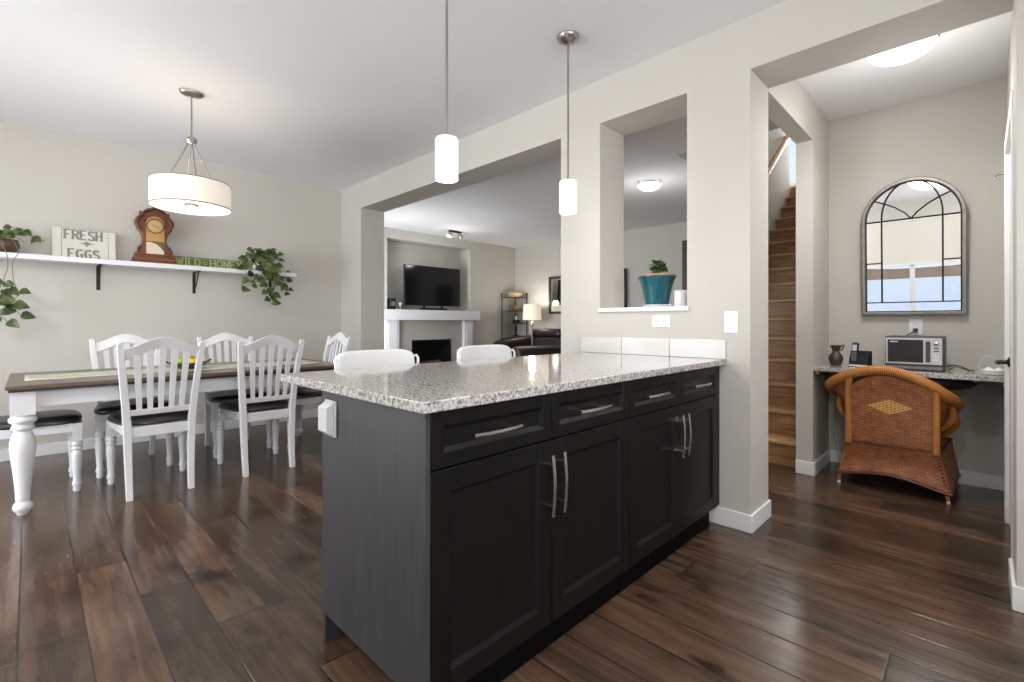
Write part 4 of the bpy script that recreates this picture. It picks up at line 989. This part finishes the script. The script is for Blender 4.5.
MB().box(-.625, .625, -.02, .02, .085, .81).build('bezel', BLACKPL, tv, bevel=.004)
MB().box(-.612, .612, -.0225, -.0195, .100, .797).build('screen', SCREEN, tv)
MB().box(-.35, -.05, -.05, .05, 0, .008).box(.02, .36, -.05, .05, 0, .008).box(-.22, -.18, -.01, .01, .008, .10).box(.18, .22, -.01, .01, .008, .10).box(-.3, .3, -.035, -.015, .0, .04).build('stand', BLACKPL, tv, bevel=.002)
sp = thing('small_speaker', 'small black speaker on the mantel beside the television', 'speaker', (4.40, LY + .08, 1.345))
MB().box(-.06, .06, -.06, .06, 0, .20).build('cabinet', BLACKPL, sp, bevel=.02, seg=4)
MB().lathe([(.04, 0), (.042, .004), (.02, .006)], n=20, M=Matrix.Translation((0, -.06, .10)) @ Matrix.Rotation(R(90), 4, 'X')).build('speaker_cone', GREYPL, sp)
gf = thing('glass_ornament', 'little clear ornament on the mantel next to the speaker', 'ornament', (4.56, LY + .05, 1.345))
MB().lathe([(.03, 0), (.008, .01), (.008, .05), (.03, .07), (.035, .12), (.03, .125)], n=16).build('cup', GLASSY, gf)

et = thing('corner_etagere', 'dark metal corner shelf unit standing in the living room corner', 'shelf', (LX - .05, LY - .05, 0))
posts = [(-.42, -.02), (-.0, -.34), (-.02, -.02)]
for (x, y) in posts:
    MB().tube([(x, y, 0), (x, y, 1.70)], .013, 8).build('post', BRONZE, et)
    MB().lathe([(.001, 1.75), (.018, 1.735), (.014, 1.715), (.018, 1.70)], (x, y), 10).build('finial', BRONZE, et)
levels = (.30, .58, .85, 1.11, 1.37, 1.65)
for z in levels:
    pl = [(-.02, -.02), (-.42, -.02)] + [(-.02 + .40 * math.cos(R(180 + i * 9)), -.02 + .32 * math.sin(R(180 + i * 9))) for i in range(11)]
    MB().prism(pl, lambda x, y: (x, y, z), lambda x, y: (x, y, z - .014)).build('shelf_board', WOODD, et)
for lo, hi in zip(levels[2:], levels[3:]):
    m = MB()
    for i in range(1, 6): m.tube([(-.42 + .4 * i / 6, -.01, lo), (-.42 + .4 * i / 6, -.01, hi - .01)], .004, 5)
    for i in range(1, 6): m.tube([(-.01, -.34 + .32 * i / 6, lo), (-.01, -.34 + .32 * i / 6, hi - .01)], .004, 5)
    m.build('spindles', BRONZE, et)
f1 = thing('straw_basket', 'pale straw basket on top of the corner shelf unit', 'basket', (LX - .22, LY - .20, 1.652))
MB().lathe([(.09, 0), (.11, .005), (.15, .05), (.16, .09), (.145, .09), (.10, .015), (0, .012)], n=20).build('basket', TAN, f1)
f1.rotation_euler = (0, 0, 0)
MB().lathe([(.135, .06), (.12, .10), (.06, .14), (.0, .15)], n=16).build('dried_grass', TAN, f1)
f2 = thing('orange_figurine', 'small orange figurine on the second shelf of the corner unit', 'figurine', (LX - .20, LY - .22, 1.372))
MB().lathe([(.06, 0), (.065, .01), (.03, .03), (.05, .06), (.035, .10), (.02, .12), (.03, .14), (.001, .16)], n=14).build('figure', ORANGEC, f2)
MB().lathe([(.07, 0), (.09, .02), (.085, .035)], (.0, -.02), 14).build('dish', ORANGEC, f2)
f3 = thing('candle_holder', 'dark candle holder with pale candle on the middle shelf of the corner unit', 'candle holder', (LX - .20, LY - .22, 1.112))
MB().box(-.07, .07, -.05, .05, 0, .07).build('holder', BLACKPL, f3, bevel=.01)
MB().lathe([(.022, .07), (.022, .14), (.001, .145)], n=12).build('candle', PLASTIC, f3)
f4 = thing('iron_cross', 'thin dark cross ornament on a lower shelf of the corner unit', 'ornament', (LX - .20, LY - .22, .852))
MB().box(-.05, .05, -.03, .03, 0, .012).box(-.008, .008, -.006, .006, .012, .20).box(-.05, .05, -.006, .006, .12, .136).build('cross', BRONZE, f4)

lm = thing('floor_lamp', 'chrome column lamp with lit cream shade beside the leather sofa', 'lamp', (7.02, 6.36, 0))
MB().lathe([(.13, 0), (.13, .015), (.03, .03), (.014, .05)], n=24).build('base', HANDLE, lm)
MB().tube([(0, 0, .04), (0, 0, 1.20)], .014, 10).build('pole', HANDLE, lm)
MB().lathe([(.014, 1.06), (.035, 1.08), (.035, 1.12), (.014, 1.15)], n=14).build('collar', HANDLE, lm)
MB().lathe([(.190, 1.175), (.170, 1.485), (.166, 1.485), (.186, 1.175)], n=36, cap=False).build('lamp_shade', GLOWLAMP, lm)
MB().lathe([(.001, 1.24), (.03, 1.26), (.034, 1.30), (.015, 1.34)], n=12).build('bulb', BULB, lm)
point('floor_lamp_bulb', (7.02, 6.36, 1.52), 7, color=(1, .92, .80), rad=.06)

sf = thing('leather_sofa', 'dark brown leather recliner seat by the lit lamp', 'sofa', (6.27, 6.0, 0))
def puff(x0, x1, y0, y1, z0, z1, r=.05):
    return MB().box(x0, x1, y0, y1, z0, z1), r
def pbuild(nm, b, r, mat=SOFAL):
    return b.build(nm, mat, sf, bevel=r, seg=5)
pbuild('base', MB().box(-.50, .95, -.34, .52, .04, .34), .04)
pbuild('seat', MB().box(-.56, .68, -.30, .46, .34, .50), .06)
m = MB()
def armring(x): return [Vector((x, -.42 + q[0], q[1])) for q in ((-.11, .10), (-.12, .50), (-.13, .60), (-.10, .68), (0, .715), (.10, .68), (.13, .60), (.11, .50), (.11, .10))]
m.loft([armring(x) for x in (-.56, -.3, 0, .3, .96)]); pbuild('arm', m, .03)
m = MB()
def armring2(x, dz): return [Vector((x, .56 + q[0], q[1] + (dz if q[1] > .55 else 0))) for q in ((-.11, .10), (-.12, .50), (-.13, .60), (-.10, .68), (0, .715), (.10, .68), (.13, .60), (.11, .50), (.11, .10))]
m.loft([armring2(x, dz) for x, dz in ((-.05, .05), (.1, .10), (.3, .12), (.96, .16))]); pbuild('arm', m, .03)
M_ = Matrix.Translation((.86, 0, .45)) @ Matrix.Rotation(R(12), 4, 'Y')
pbuild('backrest', MB().box(-.12, .14, -.30, .46, -.10, .40, M=M_), .08)
pbuild('headrest', MB().box(-.15, .13, -.30, .46, .36, .55, M=M_), .08)

# framed mirror on the living room wall
lmr = thing('framed_mirror', 'brown framed mirror on the living room wall behind the lamp', 'mirror', (LX, 5.93, 1.67))
m = MB(); y0, y1, z0, z1, t = -.30, .30, -.375, .375, .05
m.box(-.03, 0, y0, y0 + t, z0, z1); m.box(-.03, 0, y1 - t, y1, z0, z1); m.box(-.03, 0, y0 + t, y1 - t, z0, z0 + t); m.box(-.03, 0, y0 + t, y1 - t, z1 - t, z1)
m.build('frame', WOODD, lmr, bevel=.004)
MB().box(-.012, -.005, y0 + t, y1 - t, z0 + t, z1 - t).build('mirror_glass', SILVER, lmr)
# narrow dark frame seen at the edge of the pass-through
pf = thing('dark_floor_screen', 'narrow dark upright frame glimpsed in the pass-through behind the teal pot', 'frame', (LX - .06, 4.46, 0))
MB().box(-.03, .03, -.03, .03, 0, 2.07).box(-.02, .02, .03, .62, 0.2, 2.05).build('frame', BLACKPL, pf, bevel=.004)

# ------------------------------------------------------------------ pass-through ledge things
LZ = 1.213
tp = thing('potted_jade_plant', 'teal glazed pot with a small green jade plant on the ledge', 'plant', (2.835, 1.485, LZ))
MB().lathe([(.088, 0), (.092, .004), (.094, .012), (.088, .018), (.0, .018)], n=30).build('saucer', GLASSY, tp)
MB().lathe([(.070, .018), (.074, .022), (.082, .07), (.093, .12), (.104, .165), (.112, .182), (.119, .192), (.119, .200)], n=36).build('pot', TEAL, tp)
MB().lathe([(.119, .199), (.121, .204), (.116, .210), (.107, .206), (.103, .190), (.0, .188)], n=36).build('pot_rim', CLAY, tp)
MB().lathe([(.102, .186), (.06, .193), (0, .194)], n=20).build('soil', SOIL, tp)
S, Lf = MB(), MB(); rj = random.Random(5)
for i in range(9):
    a = rj.uniform(0, 2 * PI); hgt = rj.uniform(.06, .125); ro_ = rj.uniform(.01, .065)
    tip = Vector((.0 + ro_ * math.cos(a), .02 + ro_ * math.sin(a), .19 + hgt)); S.tube([(.0, .02, .19), ((tip.x) * .6, .02 + (tip.y - .02) * .6, .19 + hgt * .5), tip], .004, 5)
    for q in range(7):
        b2 = rj.uniform(0, 2 * PI); d = Vector((math.cos(b2), math.sin(b2), rj.uniform(-.1, .8)))
        leaf(Lf, tip + d * .004 - Vector((0, 0, rj.uniform(0, .03))), d, rj.uniform(.028, .044), Vector((0, 0, 1)) + d * .2)
S.build('stems', STEM, tp); Lf.build('leaves', JADE, tp, solid=.003)
cu = thing('white_canister', 'white lidded canister on the ledge beside the teal pot', 'canister', (2.84, 1.325, LZ))
MB().lathe([(.038, 0), (.040, .003), (.042, .085), (.041, .09)], n=24).build('body', PLASTIC, cu)
MB().lathe([(.044, .088), (.045, .094), (.038, .104), (.001, .108)], n=24).build('lid', CERAMIC, cu)
jr = thing('brown_jar', 'small brown jar with pale stopper at the wall end of the ledge', 'jar', (2.87, 1.250, LZ))
MB().lathe([(.026, 0), (.032, .01), (.034, .05), (.026, .075), (.018, .085), (.018, .09)], n=20).build('body', plain('amber_brown_glass', hexc(112, 74, 46), .2), jr)
MB().lathe([(.020, .088), (.024, .10), (.016, .135), (.001, .15)], n=16).build('stopper', CERAMIC, jr)

# ------------------------------------------------------------------ nook: desk and things on it
DZ = .795
dk = thing('wall_desk', 'speckled granite desktop fixed across the nook', 'desk', (NB, .375, DZ))
MB().box(4.02 - NB, 0, NR - .375, NL - .375, -.032, 0).build('desktop', GRANITE, dk, bevel=.003)
for y in (NL - .375 - .012, NR - .375 + .012):
    MB().box(-.42, -.02, y - .010, y + .010, -.065, -.032).build('support_rail', WHITEP, dk)
MB().box(-.50, -.47, NL - .375 - .035, NL - .375 - .012, -.052, -.032).build('hinge', BRASS, dk, bevel=.002)
# microwave
mw = thing('small_microwave', 'small silver and black microwave on the nook desk', 'microwave', (4.17, .318, DZ))
HWm = .152
MB().box(0, .26, -HWm, HWm, .022, .228).build('housing', plain('dark_housing', hexc(70, 66, 62), .45), mw, bevel=.004)
MB().box(-.004, .25, -HWm + .008, HWm - .008, .006, .030).build('base', GREYPL, mw, bevel=.003)
for sx in (.03, .22):
    for sy in (-.12, .12): MB().lathe([(.01, 0), (.01, .008)], (sx, sy), 10).build('foot', BLACKPL, mw)
MB().box(-.010, 0, -HWm + .010, HWm - .004, .042, .218).build('front_panel', plain('silver_panel', hexc(206, 204, 208), .3), mw, bevel=.003)
dmw = MB().box(-.0125, -.009, -.048, HWm - .014, .054, .206).build('door_window', MWGLASS, mw, bevel=.001)
m = MB()
for i in range(7): m.box(-.0135, -.0124, .120 - i * .0062, .1245 - i * .0062, .188 + (.001 if i % 2 else 0), .196)
m.build('maker_mark', PLASTIC, dmw)
MB().box(-.0125, -.009, -.084, -.060, .058, .196).build('display_strip', LCD, mw, bevel=.001)
kb = MB().lathe([(.014, 0), (.014, .006), (.010, .008)], n=18, M=Matrix.Translation((-.010, -.112, .185)) @ Matrix.Rotation(R(-90), 4, 'Y')).build('knob', HANDLE, mw)
for z in (.150, .132): MB().box(-.0125, -.009, -.126, -.100, z - .003, z + .003).build('button', BLACKPL, mw, bevel=.001)
for z in (.11, .095, .075): MB().box(-.0118, -.009, -.128, -.098, z - .005, z + .005).build('button', PLASTIC, mw, bevel=.001)
cb_ = MB(); cb_.tube([(NB - .01, .335, 1.06), (NB - .035, .345, 1.05), (NB - .03, .40, 1.01), (NB - .025, .42, .95), (NB - .03, .40, .85), (NB - .06, .36, DZ + .006)], .004, 6)
cb_.box(NB - .03, NB - .009, .322, .348, 1.05, 1.075)
tag(cb_.build('power_cord', WIREC), 'dark power cord plugged in under the arched mirror', 'cord')
c2 = MB(); c2.tube([(4.40, .160, DZ + .02), (4.38, .13, DZ + .035), (4.35, .09, DZ + .03), (4.33, .06, DZ + .012), (4.30, .03, DZ + .006)], .004, 6); c2.tube([(4.30, .15, DZ + .006), (4.31, .12, DZ + .03), (4.30, .08, DZ + .02), (4.28, .05, DZ + .006)], .004, 6)
tag(c2.build('appliance_cord', WIREC), 'short dark cord coiled on the desk beside the microwave', 'cord')
# cordless phone
ph = thing('cordless_phone', 'black cordless phone in its answering base on the desk', 'phone', (4.24, .622, DZ)); ph.rotation_euler = (0, 0, R(-14)); ph.scale = (.8, .8, 1.0)
MB().prism([(-.045, 0), (.05, 0), (.05, .115), (.0, .118), (-.035, .045)], lambda x, z: (x, -.075, z), lambda x, z: (x, .078, z)).build('base', BLACKPL, ph, bevel=.006)
Mh = Matrix.Translation((-.028, .040, .02)) @ Matrix.Rotation(R(14), 4, 'Y')
MB().box(-.014, .014, -.026, .026, 0, .158, M=Mh).build('handset', BLACKPL, ph, bevel=.010, seg=4)
MB().box(-.0155, -.013, -.018, .018, .096, .140, M=Mh).build('screen', plain('pale_blue_screen', hexc(200, 208, 214), .3), ph, bevel=.004)
m = MB()
for r_ in range(5):
    for q in range(3): m.box(-.0158, -.0135, -.017 + q * .013, -.008 + q * .013, .022 + r_ * .014, .031 + r_ * .014, M=Mh)
m.build('keypad', GREYPL, ph)
MB().box(-.0505, -.045, -.070, .070, .004, .016).build('silver_strip', PLASTIC, ph)
MB().box(-.012, -.002, -.055, -.015, .075, .085, M=Matrix.Translation((0, 0, -.005))).build('button', GREYPL, ph)
# dark vase with branches
vz = thing('dark_vase', 'dark brown pottery vase shaped like an urn in the desk corner', 'vase', (4.26, .775, DZ))
MB().lathe([(.030, 0), (.034, .004), (.046, .035), (.048, .055), (.040, .080), (.024, .098), (.021, .108), (.030, .128), (.038, .148), (.034, .152), (.026, .14), (.0, .135)], n=24).build('body', DARKVASE, vz)
MB().tube([(0, -.03, .112), (0, -.045, .13), (0, -.050, .155), (0, -.035, .150)], .006, 6).build('handle', DARKVASE, vz)
# white lump of things at the door side of the desk
wd = thing('marbled_dish', 'low white marbled dish at the door side of the nook desk', 'dish', (4.16, -.055, DZ))
WMARB = plain('white_marble', hexc(226, 224, 220), .25, noise=.16, nscale=50)
MB().lathe([(.04, 0), (.052, .004), (.058, .028), (.054, .034), (.048, .012), (0, .008)], n=24).build('dish', WMARB, wd)
MB().lathe([(.001, .008), (.02, .012), (.024, .03), (.014, .044), (.001, .048)], (-.015, .018), 14).build('pebble', WMARB, wd)
MB().lathe([(.001, .008), (.018, .012), (.022, .028), (.012, .04), (.001, .044)], (.0, -.026), 14).build('pebble', WMARB, wd)
MB().tube([(.0, .055, .01), (.0, .06, .06), (0, .045, .10), (0, .015, .115), (0, -.015, .10), (0, -.03, .06), (0, -.035, .03)], .004, 6).build('wire_loop', GLASSY, wd)
# pale cable dropping behind the wicker chair
pc = MB(); pc.tube([(NB - .05, .80, DZ - .04), (NB - .06, .80, .6), (NB - .08, .83, .42), (NB - .07, .82, .25), (NB - .05, .80, .12), (NB - .06, .79, .03), (NB - .12, .75, .006), (NB - .06, .70, .006)], .005, 6)
tag(pc.build('hanging_cable', CABLE), 'pale cable hanging down the wall behind the wicker chair', 'cable')

# arched mirror with iron tracery
am = thing('arched_mirror', 'tall arched mirror with black iron tracery on the nook wall', 'mirror', (NB - .012, .357, 1.172)); am.rotation_euler = (0, R(-2.5), 0)
HWf, HS = .292, .70      # half width, spring height
def outl(k):             # k inset
    return [(-(HWf - k), k), ((HWf - k), k), ((HWf - k), HS)] + arc(0, HS, HWf - k, 0, 180, 28)[1:-1] + [(-(HWf - k), HS)]
def ringprism(k0, k1, x0, x1):
    a = outl(k0); b2 = outl(k1); n = len(a); m = MB()
    vs = [(x0, y, z) for y, z in a] + [(x0, y, z) for y, z in b2] + [(x1, y, z) for y, z in a] + [(x1, y, z) for y, z in b2]; fs = []
    for i in range(n):
        j = (i + 1) % n
        fs += [(i, j, n + j, n + i), (2 * n + i, 3 * n + i, 3 * n + j, 2 * n + j), (i, 2 * n + i, 2 * n + j, j), (n + i, n + j, 3 * n + j, 3 * n + i)]
    return m.add(vs, fs)
ringprism(0, .024, -.028, -.001).build('frame', MIRF, am, bevel=.004)
ringprism(.022, .031, -.022, -.004).build('inner_rim', BRONZE, am)
m = MB(); m.add([(-.008, y, z) for y, z in outl(.022)], [tuple(range(len(outl(.022))))]); m.build('mirror_glass', SILVER, am)
tr = MB(); xt = -.016; rr = .0048; I = HWf - .024
def bar(pts): tr.tube([(xt, y, z) for y, z in pts], rr, 6)
VX = .17
bar([(-I, HS), (I, HS)]); bar([(-I, .095), (I, .095)])
bar([(-VX, .095), (-VX, HS + .02)]); bar([(VX, .095), (VX, HS + .02)])
bar([(VX, .39), (I, .39)]); bar([(-VX, .39), (-I, .39)])
for s_ in (-1, 1):
    bar([(s_ * VX * math.cos(t), HS + .02 + .255 * math.sin(t)) for t in [PI / 2 * i / 10 for i in range(11)]])
    bar([(0, HS), (s_ * .035, HS + .045), (s_ * .09, HS + .092), (s_ * .15, HS + .128), (s_ * .222, HS + .162)])
tr.build('tracery', BRONZE, am)

# ------------------------------------------------------------------ wicker tub chair
wc = thing('wicker_chair', 'brown wicker tub chair pushed under the nook desk, diamond on its back', 'chair', (4.20, .425, 0))
XB = -.235
def arch(a): return .775 - .105 * abs(a) ** 2.4          # top line of back panel
MB().grid(lambda u, v: (XB + .010 * (1 - (2 * u - 1) ** 2) * -1 - .02 * v, -.222 + .444 * u, .30 + (arch(2 * u - 1) - .30) * v), 20, 18,
          lambda u, v: (-.222 + .444 * u, .30 + (arch(2 * u - 1) - .30) * v)).build('back_panel', WICKERD, wc, solid=.012)
# flared skirt: back, sides, front
def skirt(P0, P1, Q0, Q1, wave, name='skirt'):
    P0, P1, Q0, Q1 = map(Vector, (P0, P1, Q0, Q1)); L = (P1 - P0).length
    def fn(u, v):
        t = P0.lerp(P1, u); b2 = Q0.lerp(Q1, u); b2 = Vector((b2.x, b2.y, b2.z + wave * math.sin(PI * u) ** 1.5))
        p = t.lerp(b2, v); n = (P1 - P0).cross(Vector((0, 0, 1))).normalized(); return p - n * (.018 * math.sin(PI * v)) * (1 if True else 0)
    m = MB().grid(fn, 16, 10, lambda u, v: (u * L, v * .25)); m.build(name, WICKER, wc, solid=.010); 
    # braided lower edge
    e_ = MB().tube([fn(i / 16, 1) for i in range(17)], .008, 6); e2 = e_.tube([fn(i / 16, 0) for i in range(17)], .008, 6)
    return e_
tb0, tb1 = (XB, -.245, .305), (XB, .232, .305); bb0, bb1 = (XB - .015, -.300, .060), (XB - .005, .288, .075)
tf0, tf1 = (.23, -.285, .32), (.23, .260, .32); bf0, bf1 = (.245, -.325, .08), (.245, .30, .08)
edges = MB()
for a in (skirt(tb1, tb0, bb1, bb0, .045), skirt(tb0, tf0, bb0, bf0, .02), skirt(tf1, tb1, bf1, bb1, .02), skirt(tf0, tf1, bf0, bf1, .05)):
    n0 = len(edges.v); edges.v += a.v; edges.f += [[k + n0 for k in f] for f in a.f]
edges.build('braided_edge', WICKER, wc)
MB().box(XB, .23, -.235, .235, .315, .335).build('seat', WICKER, wc)
rim = [(.04, -.305, .550), (-.01, -.318, .580), (-.07, -.322, .600), (-.16, -.305, .635), (-.222, -.262, .675), (-.250, -.20, .722), (-.262, -.10, .772), (-.266, 0, .800), (-.264, .10, .796), (-.254, .20, .768), (-.236, .275, .728), (-.20, .325, .692), (-.14, .348, .662), (-.05, .348, .630), (.03, .33, .585)]
def smooth(pts, q=5):
    pts = [Vector(p) for p in pts]; out = []
    for i in range(len(pts) - 1):
        p0 = pts[max(i - 1, 0)]; p1 = pts[i]; p2 = pts[i + 1]; p3 = pts[min(i + 2, len(pts) - 1)]
        for k in range(q):
            t = k / q; out.append(.5 * ((2 * p1) + (-p0 + p2) * t + (2 * p0 - 5 * p1 + 4 * p2 - p3) * t * t + (-p0 + 3 * p1 - 3 * p2 + p3) * t ** 3))
    return out + [pts[-1]]
MB().tube(smooth(rim), .033, 12).build('rim', RATTAN, wc)
# woven shell under the rim, from the back posts round to the arm fronts, tucked in towards the seat
rs = smooth(rim)
for s_, seg_ in ((-1, rs[:26]), (1, rs[-26:][::-1])):
    seg_ = seg_[::-1] if s_ < 0 else seg_[::-1]
    seg_ = sorted(seg_, key=lambda p: p.x)
    nn = len(seg_) - 1
    def fn(u, v):
        p = seg_[min(nn, int(round(u * nn)))]; b_ = Vector((XB + .004 + .40 * u, s_ * (.222 if s_ > 0 else .237) , .42 - .09 * u))
        if s_ < 0 or True: q = p.lerp(b_, v)
        q.y += s_ * (-.035) * math.sin(PI * v) * (.4 + .6 * u)
        return q
    MB().grid(fn, nn, 10, lambda u, v: (.5 * u, .3 * v)).build('arm_shell', WICKER, wc, solid=.010)
for y, zt_ in ((-.230, .72), (.222, .745)):
    MB().tube(smooth([(XB - .004, y, .295), (XB - .008, y, .5), (XB - .014, y, .66), (XB - .022, y + (.01 if y < 0 else -.01), zt_)]), .019, 10).build('back_post', RATTAN, wc)
for s_, y in ((-1, -.300), (1, .300)):
    MB().tube(smooth([(.09, y, .52), (.11, y + s_ * .010, .45), (.13, y - s_ * .02, .39), (.18, y - s_ * .07, .33)]), .020, 8).build('arm_post', RATTAN, wc)
    MB().tube(smooth([(-.10, y * .98, .585), (-.09, y + s_ * .004, .52), (-.08, y - s_ * .02, .465), (-.05, y - s_ * .06, .42)]), .018, 8).build('arm_post', RATTAN, wc)
for x, y in ((XB + .0, -.285), (XB + .005, .280), (.235, -.272), (.235, .28)):
    MB().tube([(x * .98, y * .95, .12), (x, y, .014)], [.013, .009], 8).build('leg', RATTAN, wc)
    MB().lathe([(.009, 0), (.011, .004), (.009, .016)], (x, y), 10).build('foot_cap', PLASTIC, bpy.data.objects[[o.name for o in wc.children if o.name.startswith('leg')][-1]])
pw = MB(); nq = 14
def pil(u, v, s_):
    a, b2 = 2 * u - 1, 2 * v - 1; t = max(0, (1 - a ** 4) * (1 - b2 ** 4)) ** .5
    k = 1 - .06 * (1 - abs(a) ** 2) * 0; return Vector((.20 * a * (1 - .07 * (1 - b2 * b2)), .20 * b2 * (1 - .07 * (1 - a * a)), s_ * .042 * t))
for s_ in (1, -1): pw.grid(lambda u, v: pil(u, v, s_), nq, nq)
po = pw.build('black_cushion', plain('black_cushion_cloth', hexc(34, 30, 32), .8, noise=.2, nscale=60)); po.location = (4.20, .270, .712); po.rotation_euler = (R(-3), R(0), R(-38))
tag(po, 'black cushion lying in the wicker chair under the desk', 'cushion')
